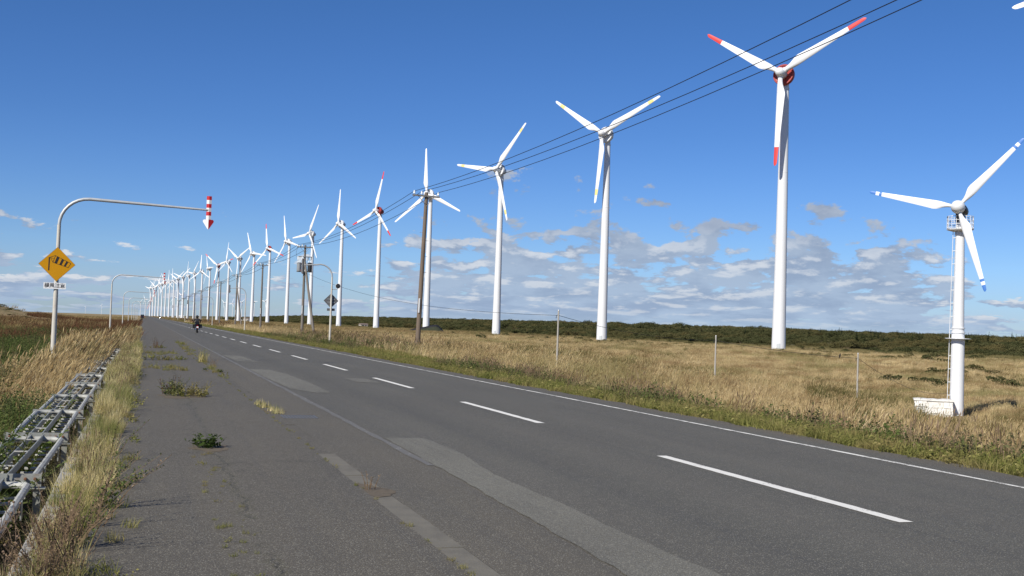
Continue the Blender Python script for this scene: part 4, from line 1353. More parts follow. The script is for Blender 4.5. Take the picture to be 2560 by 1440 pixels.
obj('earth', (mm, pmat('mound_dark_turf', (0.030, 0.036, 0.018), .95, 0, .4, .8, (0.05, 0.045, 0.02), .6, .5), True), mound)
ridge = []
for x_, z_ in outline:
    ridge.append([Vector((x_, -1.6, z_ * .86 - .25 + .12)), Vector((x_, -1.0, z_ * .93 + .22)), Vector((x_, .2, z_ + .34)), Vector((x_, 1.0, z_ * .9 - .3))])
obj('sheet_edge', (MB().loft(ridge), M_sheet), mound)

# ------------------------------------------------------------------ vegetation
def blades_mesh(name, mat, n, rad, hmin, hmax, wid, lean, spread, seed, seg=3, plume=None, leafy=0.0, mat2=None, plume_len=.22, stiff=1.7):
    """tuft of bent blades; plume: share of blades that carry a feathery head"""
    q = np.random.default_rng(seed)
    V, Fc, A, MI = [], [], [], []
    for i in range(n):
        a = q.uniform(0, 6.283)
        r_ = rad * math.sqrt(q.uniform(0, 1))
        bx, by = r_ * math.cos(a), r_ * math.sin(a)
        h_ = q.uniform(hmin, hmax)
        da = q.uniform(0, 6.283)
        ln = abs(q.normal(0, spread))
        ox, oy = ln * math.cos(da) + lean[0] * q.uniform(.5, 1.3), ln * math.sin(da) + lean[1] * q.uniform(.5, 1.3)
        wa = q.uniform(0, 3.1416)
        wx, wy = math.cos(wa), math.sin(wa)
        v = float(q.uniform(0, 1))
        w_ = wid * q.uniform(.6, 1.3)
        b0 = len(V)
        for s in range(seg + 1):
            u = s / seg
            cx = bx + ox * h_ * u ** stiff
            cy = by + oy * h_ * u ** stiff
            cz = h_ * (u - .22 * (ox * ox + oy * oy) * u ** 2)
            ww = w_ * (1 - u ** 2.2) * .5
            if s == seg:
                V.append((cx, cy, cz)); A.append(v)
            else:
                V.append((cx - wx * ww, cy - wy * ww, cz)); V.append((cx + wx * ww, cy + wy * ww, cz)); A += [v, v]
        for s in range(seg - 1):
            k = b0 + 2 * s
            Fc.append((k, k + 1, k + 3, k + 2)); MI.append(0)
        k = b0 + 2 * (seg - 1)
        Fc.append((k, k + 1, k + 2)); MI.append(0)
        if plume and q.uniform() < plume:
            tx, ty, tz = V[-1]
            pl_ = plume_len * q.uniform(.7, 1.3)
            dx_, dy_ = ox * 1.6, oy * 1.6
            nn = math.sqrt(dx_ ** 2 + dy_ ** 2 + 1)
            for c_ in range(2):
                an = q.uniform(0, 3.14)
                sx, sy = math.cos(an) * pl_ * .065, math.sin(an) * pl_ * .065
                k = len(V)
                V += [(tx, ty, tz - .02), (tx + dx_ / nn * pl_ * .45 - sx, ty + dy_ / nn * pl_ * .45 - sy, tz + pl_ * .45 / nn), (tx + dx_ / nn * pl_, ty + dy_ / nn * pl_, tz + pl_ / nn * .85), (tx + dx_ / nn * pl_ * .45 + sx, ty + dy_ / nn * pl_ * .45 + sy, tz + pl_ * .45 / nn)]
                A += [min(1, v * .5 + .35)] * 4
                Fc.append((k, k + 1, k + 2, k + 3)); MI.append(0 if mat2 is None else 1)
    return finish_leaf(name, V, Fc, A, MI, [mat] + ([mat2] if mat2 else []))

def finish_leaf(name, V, Fc, A, MI, mats):
    me = bpy.data.meshes.new(name)
    me.from_pydata(V, [], Fc)
    for m_ in mats: me.materials.append(m_)
    me.polygons.foreach_set('material_index', MI)
    at = me.attributes.new('v', 'FLOAT', 'POINT')
    at.data.foreach_set('value', A)
    me.update()
    return me

def leafy_mesh(name, mat, stems, rad, hmin, hmax, leaf, nleaf, seed, lean=(.15, .05), stem_mat=None, taper=.5, up=.3, spread=.25, head=False):
    """upright leafy weeds: stems with many small leaves"""
    q = np.random.default_rng(seed)
    V, Fc, A, MI = [], [], [], []
    for i in range(stems):
        a = q.uniform(0, 6.283); r_ = rad * math.sqrt(q.uniform(0, 1))
        bx, by = r_ * math.cos(a), r_ * math.sin(a)
        h_ = q.uniform(hmin, hmax)
        ox, oy = q.normal(0, spread) + lean[0] + .3 * bx / max(rad, .01), q.normal(0, spread) + lean[1] + .3 * by / max(rad, .01)
        v = float(q.uniform(0, 1))
        def pt(u): return Vector((bx + ox * h_ * u ** 1.5, by + oy * h_ * u ** 1.5, h_ * u * (1 - .12 * (ox * ox + oy * oy))))
        k = len(V)
        sw = .004 + .004 * h_
        for u in (0, .5, 1):
            p = pt(u)
            V += [(p.x - sw * (1 - .6 * u), p.y, p.z), (p.x + sw * (1 - .6 * u), p.y, p.z)]; A += [.3, .3]
        Fc += [(k, k + 1, k + 3, k + 2), (k + 2, k + 3, k + 5, k + 4)]; MI += [1 if stem_mat else 0] * 2
        for j in range(nleaf):
            u = .08 + .92 * (j + q.uniform(0, 1)) / nleaf
            p = pt(u)
            an = q.uniform(0, 6.283)
            L = leaf * (1 - taper * u) * q.uniform(.6, 1.3)
            d = Vector((math.cos(an), math.sin(an), up + q.normal(0, .35))).normalized()
            sd = d.cross(Vector((q.normal(), q.normal(), 1.0))).normalized() * L * .26
            k = len(V)
            e = p + d * L
            m_ = p + d * L * .5 + Vector((0, 0, .12 * L))
            V += [tuple(p), tuple(m_ - sd), tuple(e), tuple(m_ + sd)]
            vv = float(np.clip(v * .6 + q.uniform(0, .5), 0, 1))
            A += [vv] * 4
            Fc.append((k, k + 1, k + 2, k + 3)); MI.append(0)
    return finish_leaf(name, V, Fc, A, MI, [mat] + ([stem_mat] if stem_mat else []))

def crown_mesh(name, mat, seed, rx=2.6, rz=1.7, nl=900, leaf=.34, lumps=9, trunk=True):
    q = np.random.default_rng(seed)
    V, Fc, A, MI = [], [], [], []
    cs = []
    for i in range(lumps):
        a = q.uniform(0, 6.283); r_ = rx * .62 * math.sqrt(q.uniform(0, 1))
        cs.append((r_ * math.cos(a), r_ * math.sin(a), rz * q.uniform(.55, 1.35), rx * q.uniform(.32, .52), q.uniform(0, 1)))
    for i in range(nl):
        c_ = cs[int(q.integers(lumps))]
        d = Vector(q.normal(0, 1, 3)).normalized()
        if d.z < -.25: d.z *= -.6
        r_ = c_[3] * q.uniform(.72, 1.06)
        p = Vector((c_[0], c_[1], c_[2])) + Vector((d.x * r_, d.y * r_, d.z * r_ * .72))
        nrm = (d + Vector(q.normal(0, .45, 3))).normalized()
        t1 = nrm.cross(Vector((.3, .2, 1))).normalized()
        t2 = nrm.cross(t1)
        L = leaf * q.uniform(.55, 1.3)
        k = len(V)
        V += [tuple(p - t1 * L * .5), tuple(p - t2 * L * .38), tuple(p + t1 * L * .5), tuple(p + t2 * L * .38)]
        vv = float(np.clip(c_[4] * .55 + q.uniform(0, .45), 0, 1))
        A += [vv] * 4
        Fc.append((k, k + 1, k + 2, k + 3)); MI.append(0)
    if trunk:
        m_ = MB()
        m_.tube([(0, 0, -.6), (.1, 0, .6), (.2, .1, rz)], [.14, .11, .05], 6)
        for i in range(4):
            c_ = cs[i]
            m_.tube([(.1, 0, .5), (c_[0] * .5, c_[1] * .5, c_[2] * .6), (c_[0], c_[1], c_[2])], [.07, .05, .02], 5)
        k = len(V)
        V += m_.v; A += [0.5] * len(m_.v)
        Fc += [tuple(x + k for x in f) for f in m_.f]; MI += [1] * len(m_.f)
    return finish_leaf(name, V, Fc, A, MI, [mat, M_thatch])

def conifer_mesh(name, seed, h_=5.5):
    q = np.random.default_rng(seed)
    V, Fc, A, MI = [], [], [], []
    lv = 11
    for i in range(lv):
        u = i / lv
        z_ = h_ * (.18 + .80 * u)
        R_ = h_ * .20 * (1 - u) ** .8 + .12
        for j in range(14):
            a = q.uniform(0, 6.283)
            L = R_ * q.uniform(.6, 1.15)
            d = Vector((math.cos(a), math.sin(a), -.15 + q.normal(0, .12)))
            s_ = Vector((-d.y, d.x, q.normal(0, .3))) * L * .26
            p = Vector((0, 0, z_ + q.uniform(-.2, .2)))
            k = len(V)
            V += [tuple(p), tuple(p + d * L * .6 - s_), tuple(p + d * L), tuple(p + d * L * .6 + s_)]
            A += [float(q.uniform(0, 1))] * 4
            Fc.append((k, k + 1, k + 2, k + 3)); MI.append(0)
    m_ = MB().tube([(0, 0, -.5), (0, 0, h_)], [.12, .02], 6)
    k = len(V)
    V += m_.v; A += [0.5] * len(m_.v)
    Fc += [tuple(x + k for x in f) for f in m_.f]; MI += [1] * len(m_.f)
    return finish_leaf(name, V, Fc, A, MI, [L_conif, M_thatch])

def source(name, meshes):
    c_ = bpy.data.collections.new(name)
    for m_ in meshes:
        c_.objects.link(bpy.data.objects.new(m_.name, m_))
    return c_

def gn_tree():
    ng = bpy.data.node_groups.new('scatter', 'GeometryNodeTree')
    ng.interface.new_socket('Geometry', in_out='INPUT', socket_type='NodeSocketGeometry')
    ng.interface.new_socket('Source', in_out='INPUT', socket_type='NodeSocketCollection')
    ng.interface.new_socket('Geometry', in_out='OUTPUT', socket_type='NodeSocketGeometry')
    N, L = ng.nodes, ng.links
    gi, go = N.new('NodeGroupInput'), N.new('NodeGroupOutput')
    ci = N.new('GeometryNodeCollectionInfo')
    ci.inputs['Separate Children'].default_value = True
    ci.inputs['Reset Children'].default_value = True
    L.new(gi.outputs['Source'], ci.inputs[0])
    ip = N.new('GeometryNodeInstanceOnPoints')
    ip.inputs['Pick Instance'].default_value = True
    def attr(nm, ty):
        a_ = N.new('GeometryNodeInputNamedAttribute')
        a_.data_type = ty
        a_.inputs['Name'].default_value = nm
        return [s for s in a_.outputs if s.enabled][0]
    L.new(gi.outputs['Geometry'], ip.inputs['Points'])
    L.new(ci.outputs[0], ip.inputs['Instance'])
    L.new(attr('idx', 'INT'), ip.inputs['Instance Index'])
    L.new(attr('rot', 'FLOAT_VECTOR'), ip.inputs['Rotation'])
    L.new(attr('scl', 'FLOAT_VECTOR'), ip.inputs['Scale'])
    L.new(ip.outputs[0], go.inputs[0])
    return ng
GN = gn_tree()
SRC_SOCK = [s.identifier for s in GN.interface.items_tree if s.name == 'Source'][0]

def in_view(x, y, margin=0.10, near=4.0):
    """keep what the photograph's camera, or one a step aside, could see"""
    a = np.arctan2(x, y)
    lo, hi = YAW - math.atan(1280 / F_PX) - margin, YAW + math.atan(1280 / F_PX) + margin
    d = np.hypot(x, y)
    return ((a > lo) & (a < hi) & (y > 2)) | ((d < near + 6) & (y > 3))

_vn = np.random.default_rng(5).uniform(0, 1, (64, 64))
def vnoise(x, y, s):
    x = np.asarray(x) / s; y = np.asarray(y) / s
    xi, yi = np.floor(x).astype(int), np.floor(y).astype(int)
    fx, fy = x - xi, y - yi
    fx = fx * fx * (3 - 2 * fx); fy = fy * fy * (3 - 2 * fy)
    g = lambda a_, b_: _vn[a_ % 64, b_ % 64]
    return (g(xi, yi) * (1 - fx) + g(xi + 1, yi) * fx) * (1 - fy) + (g(xi, yi + 1) * (1 - fx) + g(xi + 1, yi + 1) * fx) * fy

def scatter(name, label, cat, src, pts, smin, smax, rotspread, seed, zfun=None, zoff=0.0, zscale=(.8, 1.2), sfun=None):
    q = np.random.default_rng(seed)
    n_ = len(pts)
    x, y = pts[:, 0], pts[:, 1]
    z = (ter(x, y) if zfun is None else zfun(x, y)) + zoff
    me = bpy.data.meshes.new(name)
    me.from_pydata(np.stack([x, y, z], 1).tolist(), [], [])
    s = q.uniform(smin, smax, n_)
    if sfun is not None: s = s * sfun(x, y)
    a = me.attributes.new('scl', 'FLOAT_VECTOR', 'POINT')
    a.data.foreach_set('vector', np.stack([s, s, s * q.uniform(*zscale, n_)], 1).ravel())
    a = me.attributes.new('rot', 'FLOAT_VECTOR', 'POINT')
    a.data.foreach_set('vector', np.stack([q.normal(0, .06, n_), q.normal(0, .06, n_), q.uniform(-rotspread, rotspread, n_)], 1).ravel())
    a = me.attributes.new('idx', 'INT', 'POINT')
    a.data.foreach_set('value', q.integers(0, len(src.objects), n_).astype(np.int32))
    o = obj(name, me)
    md = o.modifiers.new('scatter', 'NODES')
    md.node_group = GN
    md[SRC_SOCK] = src
    tag(o, label, cat, kind='stuff')
    return o

def rand_pts(x0, x1, y0, y1, dens, seed, keep=None, margin=.10):
    q = np.random.default_rng(seed)
    n_ = int((x1 - x0) * (y1 - y0) * dens)
    x, y = q.uniform(x0, x1, n_), q.uniform(y0, y1, n_)
    k = in_view(x, y, margin)
    # trodden access ground before the small turbine
    s_ = np.clip((x * SB.x + y * SB.y) / (SB.x ** 2 + SB.y ** 2), .80, 1.01)
    k &= np.hypot(x + 1.2 - s_ * SB.x, y - s_ * SB.y) > 3.6 + 1.2 * (vnoise(x, y, 1.5) - .5)
    if keep is not None: k &= keep(x, y, q)
    return np.stack([x[k], y[k]], 1)

WL = (.32, .12)   # the wind leans the grass to the right, inland
S_reed = source('reed_source', [blades_mesh('reed_tuft', L_tan, 34, .30, .35, .80, .013, WL, .16, 20 + i, 4, plume=.30, plume_len=.20) for i in range(4)])
S_mid = source('meadow_source', [blades_mesh('meadow_tuft', L_tan, 130, 1.1, .28, .72, .024, WL, .18, 30 + i, 3, plume=.15, plume_len=.2) for i in range(4)])
S_far = source('far_meadow_source', [blades_mesh('far_meadow_tuft', L_tanfar, 200, 3.4, .25, .85, .085, WL, .2, 40 + i, 2) for i in range(3)])
S_verge = source('verge_source', [blades_mesh('verge_tuft', L_verge, 60, .17, .07, .24, .009, (.12, .04), .75, 50 + i, 3) for i in range(3)] + [leafy_mesh('verge_weed', L_verge, 6, .15, .10, .26, .075, 8, 60 + i) for i in range(2)])
S_weed = source('verge_weed_source', [leafy_mesh('tall_weed', L_weed, 8, .22, .22, .46, .095, 13, 70 + i, stem_mat=L_dead) for i in range(3)] + [blades_mesh('dead_stalk', L_dead, 22, .2, .28, .50, .008, (.15, .05), .2, 75, 3, plume=.8, plume_len=.12)])
S_tuss = source('tussock_source', [blades_mesh('tussock', L_tuss, 90, .35, .35, .95, .018, WL, .35, 160 + i, 3, plume=.25, plume_len=.16) for i in range(3)])
S_strip = source('kerb_grass_source', [blades_mesh('kerb_tuft', L_straw, 110, .10, .10, .36, .0050, (.14, .02), .55, 80 + i, 4, stiff=1.3 + .3 * i) for i in range(5)] + [leafy_mesh('kerb_weed', L_verge, 7, .10, .10, .28, .055, 10, 87, lean=(.2, 0), spread=.4), blades_mesh('kerb_stalk', L_dead, 14, .10, .25, .48, .004, (.25, .05), .4, 88, 4, plume=.7, plume_len=.06)])
S_dead = source('dead_flower_source', [leafy_mesh('dead_flower', L_dead, 10, .13, .20, .42, .032, 16, 90 + i, lean=(.1, 0), spread=.3) for i in range(2)])
S_dock = source('dock_source', [leafy_mesh('dock', L_dock, 12, .45, .45, .95, .11, 16, 100 + i, lean=(.1, .03), spread=.13, up=.8) for i in range(3)])
S_shrub = source('left_weed_source', [leafy_mesh('leafy_weed', L_weed, 16, .38, .30, .75, .085, 24, 110 + i, lean=(.12, .02)) for i in range(3)] + [leafy_mesh('leafy_weed', L_verge, 9, .34, .25, .62, .075, 20, 113, lean=(.12, .02)), blades_mesh('weed_blades', L_tuss, 40, .3, .3, .8, .010, (.2, .05), .35, 114, 3)])
S_bush = source('wood_source', [crown_mesh('scrub_tree', L_tree, 120 + i, rx=2.6 + .3 * i, rz=1.5 + .25 * i) for i in range(4)])
S_con = source('conifer_source', [conifer_mesh('conifer', 130 + i, 4.6 + i) for i in range(3)])
S_bushl = source('low_scrub_source', [crown_mesh('low_scrub', L_tree, 140 + i, rx=1.6, rz=.75, nl=420, leaf=.26, lumps=6, trunk=False) for i in range(2)])

# right: verge, weeds, reeds, meadow, wood
edge_n = lambda y: 10.72 + .30 * (vnoise(y * 0 + 3.0, y, 1.3) - .5) + .5 * (vnoise(y * 0 + 9.0, y, 6) - .5)
scatter('verge_grass', 'short green grass along the right road edge', 'grass', S_verge,
        np.concatenate([rand_pts(10.4, 14.6, 6, 34, 36, 1, lambda x, y, q: (x > edge_n(y)) & (q.uniform(0, 1, len(x)) < (1.15 - (x - 10.7) / 4.0) * (.45 + .9 * vnoise(x, y, 1.2)))),
                        rand_pts(10.4, 14.5, 34, 80, 20, 2, lambda x, y, q: x > edge_n(y)),
                        rand_pts(10.5, 15.0, 80, 330, 5, 3, lambda x, y, q: x > edge_n(y))]), .55, 1.35, 1.6, 1)
scatter('verge_weeds', 'darker leafy weeds and dead stalks behind the green verge', 'weeds', S_weed,
        np.concatenate([rand_pts(11.3, 18.0, 6, 48, 7, 4, lambda x, y, q: q.uniform(0, 1, len(x)) < 1.7 * smooth(.30, .75, vnoise(x, y, 1.9)) * smooth(11.1, 12.6, x) * (1 - .7 * smooth(14.5, 18, x))),
                        rand_pts(12.0, 16.0, 40, 130, 2.6, 5, lambda x, y, q: vnoise(x, y, 5) > .5)]), .75, 1.30, 1.5, 2)
# dark tall weeds round the transformer pole
scatter('dark_weeds', 'clump of dark upright weeds round the strut of the transformer pole', 'weeds', S_weed,
        rand_pts(14.6, 19.5, 66, 122, 3.0, 6, lambda x, y, q: (vnoise(x, y, 4) > .32) & ((x - 14.4) > (y - 120) * -.0)), 1.3, 2.0, 1.5, 3)
scatter('reed_grass', 'tall dry tan grass bending in the wind on the right', 'grass', S_reed,
        np.concatenate([rand_pts(12.6, 34, 8, 62, 6.0, 7, lambda x, y, q: (q.uniform(0, 1, len(x)) < smooth(12.9, 15.2, x + 3.4 * (vnoise(x, y, 2.6) - .5))) & (vnoise(x + 40, y, 5) > .18)),
                        rand_pts(34, 75, 26, 105, 2.6, 8)]), .50, .92, .7, 4)
scatter('meadow_grass', 'wide dry tan meadow between the road and the wood', 'grass', S_mid,
        np.concatenate([rand_pts(14.8, 110, 55, 230, .85, 9), rand_pts(75, 240, 60, 230, .50, 10), rand_pts(14.8, 240, 230, 420, .34, 11)]), .8, 1.25, .7, 5)
scatter('far_meadow_grass', 'far tan meadow at the feet of the turbines', 'grass', S_far,
        np.concatenate([rand_pts(14.8, 245, 420, 900, .075, 12), rand_pts(14.8, 250, 900, 2400, .022, 13), rand_pts(-120, -8, 150, 900, .05, 14, lambda x, y, q: vnoise(x, y, 40) > .3)]), .85, 1.3, .7, 6)
scatter('meadow_tussocks', 'darker brown and olive tussocks standing in the tan meadow', 'grass', S_tuss,
        np.concatenate([rand_pts(14.5, 80, 10, 110, 1.3, 38, lambda x, y, q: q.uniform(0, 1, len(x)) < smooth(.48, .72, .6 * vnoise(x, y, 7) + .4 * vnoise(x, y, 2.5))),
                        rand_pts(20, 235, 60, 420, .40, 39, lambda x, y, q: q.uniform(0, 1, len(x)) < smooth(.50, .70, .6 * vnoise(x, y, 18) + .4 * vnoise(x, y, 6)))]), .7, 1.25, .9, 20)
wood_edge = lambda y: 222 + 36 * (vnoise(y * 0 + 5, y, 70) - .5) + 40 * (vnoise(y * 0 + 15, y, 260) - .5)
scatter('scrub_wood', 'dark green windswept scrub wood on the low ridge', 'wood', S_bush,
        np.concatenate([rand_pts(190, 520, 150, 900, .040, 15, lambda x, y, q: (x > wood_edge(y) + 30 * (vnoise(x, y, 14) - .5)) & (vnoise(x + 7, y, 26) > .26)),
                        rand_pts(520, 900, 250, 1100, .012, 16)]), .48, .98, 3.1, 7, sfun=lambda x, y: .55 + .85 * vnoise(x, y, 17), zscale=(.6, 1.15))
scatter('far_scrub_wood', 'far dark scrub wood along the ridge behind the turbines', 'wood', S_bush,
        rand_pts(190, 900, 900, 3800, .0085, 17, lambda x, y, q: x > wood_edge(y)), 1.5, 2.4, 3.1, 8, zscale=(.55, .85))
scatter('ridge_conifers', 'small dark conifers breaking the skyline of the ridge', 'wood', S_con,
        np.concatenate([rand_pts(330, 700, 220, 1200, .0040, 18, lambda x, y, q: vnoise(x, y, 60) > .42), rand_pts(330, 800, 1200, 2600, .0016, 19)]), .50, .95, 3.1, 9)
scatter('low_scrub', 'scattered low bushes in the dry meadow', 'bushes', S_bushl,
        np.concatenate([rand_pts(80, 240, 120, 420, .012, 20, lambda x, y, q: vnoise(x, y, 30) > .62 - .45 * smooth(165, 225, x)), rand_pts(120, 240, 420, 1200, .004, 21, lambda x, y, q: vnoise(x, y, 50) > .45)]), .6, 1.3, 3.1, 10, zscale=(.7, 1.0))

scatter('dune_scrub', 'dark green low scrub covering the dune at the far left', 'scrub', S_bushl,
        rand_pts(-95, -24, 190, 420, .05, 37, lambda x, y, q: q.uniform(0, 1, len(x)) < 1.2 * np.exp(-((x + 52) / 24) ** 2 - ((y - 300) / 80) ** 2)), .5, .9, 3.1, 19, zscale=(.35, .6))

# left: grass strip on the kerb, reeds, dark weeds, dock
scatter('kerb_grass', 'straw-coloured grass strip growing along the kerb by the footway', 'grass', S_strip,
        np.concatenate([rand_pts(-.66, -.24, 5.2, 40, 50, 22, lambda x, y, q: (q.uniform(0, 1, len(x)) < .50 + .75 * vnoise(x * 3, y, 1.1)) & (x < -.28 + .20 * (vnoise(x * 0 + 2, y, 1.7) - .5))),
                        rand_pts(-.85, -.10, 30, 64, 26, 23), rand_pts(-.85, -.25, 64, 150, 10, 36)]), .55, 1.05, 2.2, 11, zfun=lambda x, y: x * 0 - .03, zscale=(.75, 1.25), sfun=lambda x, y: .78 + .5 * vnoise(x, y, 2.3) + .12 * smooth(20, 50, y))
scatter('kerb_dead_flowers', 'brown dead flower heads in the kerb grass near the camera', 'weeds', S_dead,
        np.concatenate([rand_pts(-.64, -.40, 7.0, 8.9, 60, 24), rand_pts(-.50, -.30, 8.9, 13, 6, 25)]), .65, 1.0, 3.1, 12, zfun=lambda x, y: x * 0 - .03)
scatter('left_reeds', 'tall dry tan grass round the foot of the windsock sign pole', 'grass', S_reed,
        np.concatenate([rand_pts(-4.6, -1.78, 20, 66, 12, 26, lambda x, y, q: (x > -3.5 - 1.6 * (vnoise(x, y, 3) - .5)) & (q.uniform(0, 1, len(x)) < smooth(25, 29, y + 1.5 * x + 3 + 3 * (vnoise(x, y, 1.5) - .5)))),
                        rand_pts(-1.8, -.9, 58, 95, 5, 27)]), .95, 1.5, .6, 13, sfun=lambda x, y: .72 + .45 * smooth(22, 50, y) + .25 * (vnoise(x, y, 4) - .5))
scatter('left_weeds', 'dark green leafy weeds on the left below the fence', 'weeds', S_shrub,
        np.concatenate([rand_pts(-6, -1.74, 7, 30, 11, 28, lambda x, y, q: y < 26 + 5 * (vnoise(x, y, 2) - .5) + .4 * (x + 2)),
                        rand_pts(-26, -3.3, 22, 130, 3.4, 29, lambda x, y, q: (vnoise(x, y, 7) > .12) & (x < -3.6 + 1.2 * (vnoise(x, y, 3) - .5)))]), .9, 1.5, 3.1, 14, sfun=lambda x, y: .75 + .5 * vnoise(x, y, 3))
scatter('ditch_weeds', 'dark low plants in the gap between fence and kerb', 'weeds', S_shrub,
        rand_pts(-1.9, -.78, 5, 40, 8, 30, lambda x, y, q: (q.uniform(0, 1, len(x)) < .7) & ((x > -.98) | (q.uniform(0, 1, len(x)) < .6))), .32, .62, 3.1, 15)
scatter('red_dock', 'reddish brown dock weeds filling the left roadside', 'weeds', S_dock,
        np.concatenate([rand_pts(-13, -.75, 60, 130, 2.4, 31, lambda x, y, q: (vnoise(x, y, 8) > .22) & ((x > -4) | (y > 80)) & (x > -13 - 6 * vnoise(y * 0 + 1, y, 20))),
                        rand_pts(-26, -.8, 130, 330, .8, 32, lambda x, y, q: vnoise(x, y, 20) > .25),
                        rand_pts(14.6, 26, 230, 520, .35, 33)]), .8, 1.35, 3.1, 16)
scatter('left_meadow', 'tan and green meadow on the left towards the dune', 'grass', S_mid,
        np.concatenate([rand_pts(-60, -8, 90, 260, .20, 34, lambda x, y, q: vnoise(x, y, 25) > .30), rand_pts(-30, -10, 50, 100, .3, 35, lambda x, y, q: vnoise(x, y, 10) > .6)]), .5, .85, .7, 17)

# single plants on the footway and gutter, each one a thing
L_weedlow = leafmat('low_weed_leaves', [(0.035, 0.058, 0.016), (0.065, 0.095, 0.026), (0.11, 0.135, 0.045)], 0.6, 0.3)
M_soil = pmat('blown_soil', (0.115, 0.092, 0.062), 1.0, 0, 0.3, 14, (0.06, 0.05, 0.035), .6, 9, bump=.5)
def plant(name, loc, label, parts, cat='weed', rz=0.0, soil=.3):
    p = empty(name, loc, rz)
    tag(p, label, cat)
    q = random.Random(int(loc[1] * 100))
    pts = []
    for i in range(11):
        a_ = 2 * math.pi * i / 11
        r_ = soil * q.uniform(.55, 1.15)
        pts.append((r_ * math.cos(a_), 1.7 * r_ * math.sin(a_)))
    obj('soil', patch(pts, 0.0035, 5, M_soil, .03), p)
    for nm, me_, lc in parts:
        obj(nm, me_, p, lc)
    return p
g1 = leafy_mesh('foliage', L_weedlow, 20, .13, .08, .20, .085, 10, 201, lean=(0, 0), spread=.5)
plant('weed_clump', (.84, 14.85, .005), 'bright green leafy weed clump on the footway nearest the camera', [('foliage', g1, (0, 0, 0))])
g2 = leafy_mesh('foliage', L_verge, 44, .38, .10, .34, .075, 12, 202, lean=(.15, 0), spread=.55)
g2b = leafy_mesh('stems', L_dock, 12, .18, .18, .42, .055, 11, 203, lean=(0, 0), spread=.25)
plant('weed_clump', (.86, 24.5, .005), 'large bushy green weed clump with red-brown stems in the middle of the footway', soil=.55, parts=[('foliage', g2, (.12, 0, 0)), ('foliage', leafy_mesh('foliage', L_weed, 16, .22, .2, .42, .09, 11, 212, lean=(0, 0), spread=.4), (-.18, .1, 0)), ('stems', g2b, (-.26, .5, 0))])
g3 = blades_mesh('blades', L_straw, 150, .16, .20, .50, .008, (.05, 0), .35, 204, 4, plume=.2, plume_len=.1)
plant('grass_tuft', (2.14, 43.3, 0), 'pale straw grass tuft in the gutter beyond the bushy weed', [('blades', g3, (0, 0, 0))], 'grass')
g4 = leafy_mesh('foliage', L_verge, 30, .55, .06, .20, .07, 8, 205, lean=(.1, 0), spread=.5)
plant('weed_clump', (.66, 44.2, .005), 'low flat green weed patch beyond the bushy clump on the footway', [('foliage', g4, (0, 0, 0)), ('foliage', g4, (.5, .8, 0)), ('foliage', g4, (-.5, 2.0, 0))])
g5 = blades_mesh('blades', L_straw, 60, .12, .05, .15, .008, (.05, 0), .7, 206, 3)
plant('grass_tuft', (2.30, 20.9, 0), 'small yellow-green grass tufts in a line beside the drain grate', [('blades', g5, (0, 0, 0)), ('blades', g5, (-.06, .8, 0)), ('blades', g5, (.02, -.55, 0)), ('blades', g5, (-.10, 1.5, 0))], 'grass')
g6 = leafy_mesh('stems', L_dead, 12, .18, .25, .55, .06, 8, 207, lean=(0, 0), spread=.25)
plant('weed_clump', (.68, 60.5, .005), 'dark twiggy dead weed far along the footway', [('stems', leafy_mesh('stems', L_dock, 14, .2, .3, .6, .06, 9, 208, lean=(0, 0), spread=.25), (0, 0, 0)), ('foliage', g4, (0, .3, 0))])
g7 = leafy_mesh('foliage', L_weed, 7, .06, .34, .58, .048, 46, 209, lean=(.75, .25), spread=.20, stem_mat=L_dead, up=.7)
plant('weed_clump', (-.30, 10.2, 0), 'leaning dark green mugwort sticking out of the kerb grass over the footway', [('foliage', g7, (0, 0, 0))])
g8 = leafy_mesh('stems', L_dead, 5, .05, .10, .20, .03, 7, 210, lean=(0, 0), spread=.12, up=1.2)
plant('weed_clump', (2.20, 11.15, 0), 'few thin reddish seedlings in the near gutter', [('stems', g8, (0, 0, 0))])
for k, (x, y, s_) in enumerate(((2.32, 40.2, .6), (2.28, 35.5, .5), (1.9, 36.9, .35))):
    p = plant('weed_clump', (x, y, .004), ['small dark weed in the gutter before the straw tuft', 'small weed at the gutter seam level with the pale asphalt patch', 'tiny weed on the footway beside the gutter near the long patch'][k], [('foliage', g1 if k else g6, (0, 0, 0))])
    p.scale = (s_, s_, s_)
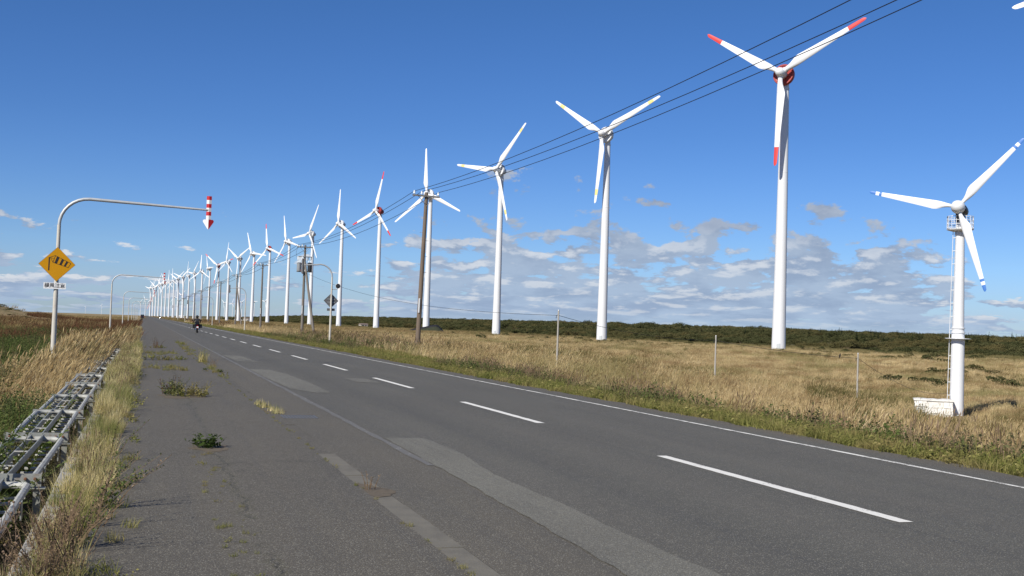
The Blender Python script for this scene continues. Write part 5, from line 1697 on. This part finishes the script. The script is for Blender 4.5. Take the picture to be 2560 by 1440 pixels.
# moss bits along the long crack
scatter('crack_moss', 'tiny moss and grass bits along the footway crack and gutter seam', 'moss', S_verge,
        np.concatenate([np.stack([.55 + .55 * nr.uniform(-1, 1, 60) * .25 + .2, nr.uniform(6, 15, 60)], 1), np.stack([2.125 + nr.normal(0, .012, 110), nr.uniform(6.5, 45, 110)], 1), np.stack([nr.uniform(-.2, 1.6, 26), nr.uniform(26, 75, 26)], 1)]), .06, .22, 3.1, 18, zfun=lambda x, y: x * 0 + .004)
scatter('gutter_weeds', 'low weeds creeping along the gutter and footway joints further off', 'weeds', S_verge,
        np.concatenate([np.stack([2.15 + nr.normal(0, .12, 70), nr.uniform(31, 75, 70)], 1), np.stack([.75 + nr.normal(0, .30, 46), np.concatenate([nr.normal(c_, .7, 23) for c_ in (37, 52)])], 1),
                        np.stack([-.16 + nr.normal(0, .07, 90), nr.uniform(7, 60, 90)], 1)]), .30, .85, 3.1, 21, zfun=lambda x, y: x * 0 + .004)
for k, (x, y, sc, lab) in enumerate(((-.27, 9.35, 1.0, 'thin leaning weed stalk in the kerb grass just before the mugwort'), (-.30, 8.55, .95, 'thin weed stalk at the kerb grass edge near the bottom left corner'), (-.26, 13.6, .9, 'leaning weed in the kerb grass level with the green footway clump'))):
    p = plant('weed_stalk', (x, y, 0), lab, [('foliage', leafy_mesh('foliage', L_weed if k else L_dead, 3, .05, .42, .62, .040, 34, 230 + k, lean=(.42, .1), spread=.15, stem_mat=L_dead, up=.8), (0, 0, 0))], soil=.06)
    p.scale = (sc, sc, sc)
# bare dry stalks by the fence near the camera
ds = MB()
q = random.Random(31)
for i in range(9):
    x_, y_ = -.86 + q.uniform(-.08, .08), 8.0 + q.uniform(-.5, .9)
    h_ = q.uniform(.35, .62)
    a_ = q.uniform(-.2, .3), q.uniform(-.2, .2)
    tip = Vector((x_ + a_[0] * h_, y_ + a_[1] * h_, -.35 + h_))
    ds.tube([(x_, y_, -.6), (x_ + a_[0] * h_ * .3, y_ + a_[1] * h_ * .3, -.45 + h_ * .5), tip], [.006, .005, .003], 5)
    for j in range(4):
        e = tip + Vector((q.uniform(-.12, .12), q.uniform(-.12, .12), q.uniform(-.02, .10)))
        ds.tube([tip - Vector((0, 0, .08)), e], [.003, .002], 4)
        ds.lathe([(.004, -.008), (.011, 0), (.004, .010)], 6, None, e)
sk_ = empty('dry_stalks', (0, 0, 0))
tag(sk_, 'bare brown seed stalks standing between fence and kerb in the near left corner', 'weed')
obj('stalks', (ds, pmat('dry_stalk', (0.17, 0.115, 0.075), .9, 0, .3, 9)), sk_)
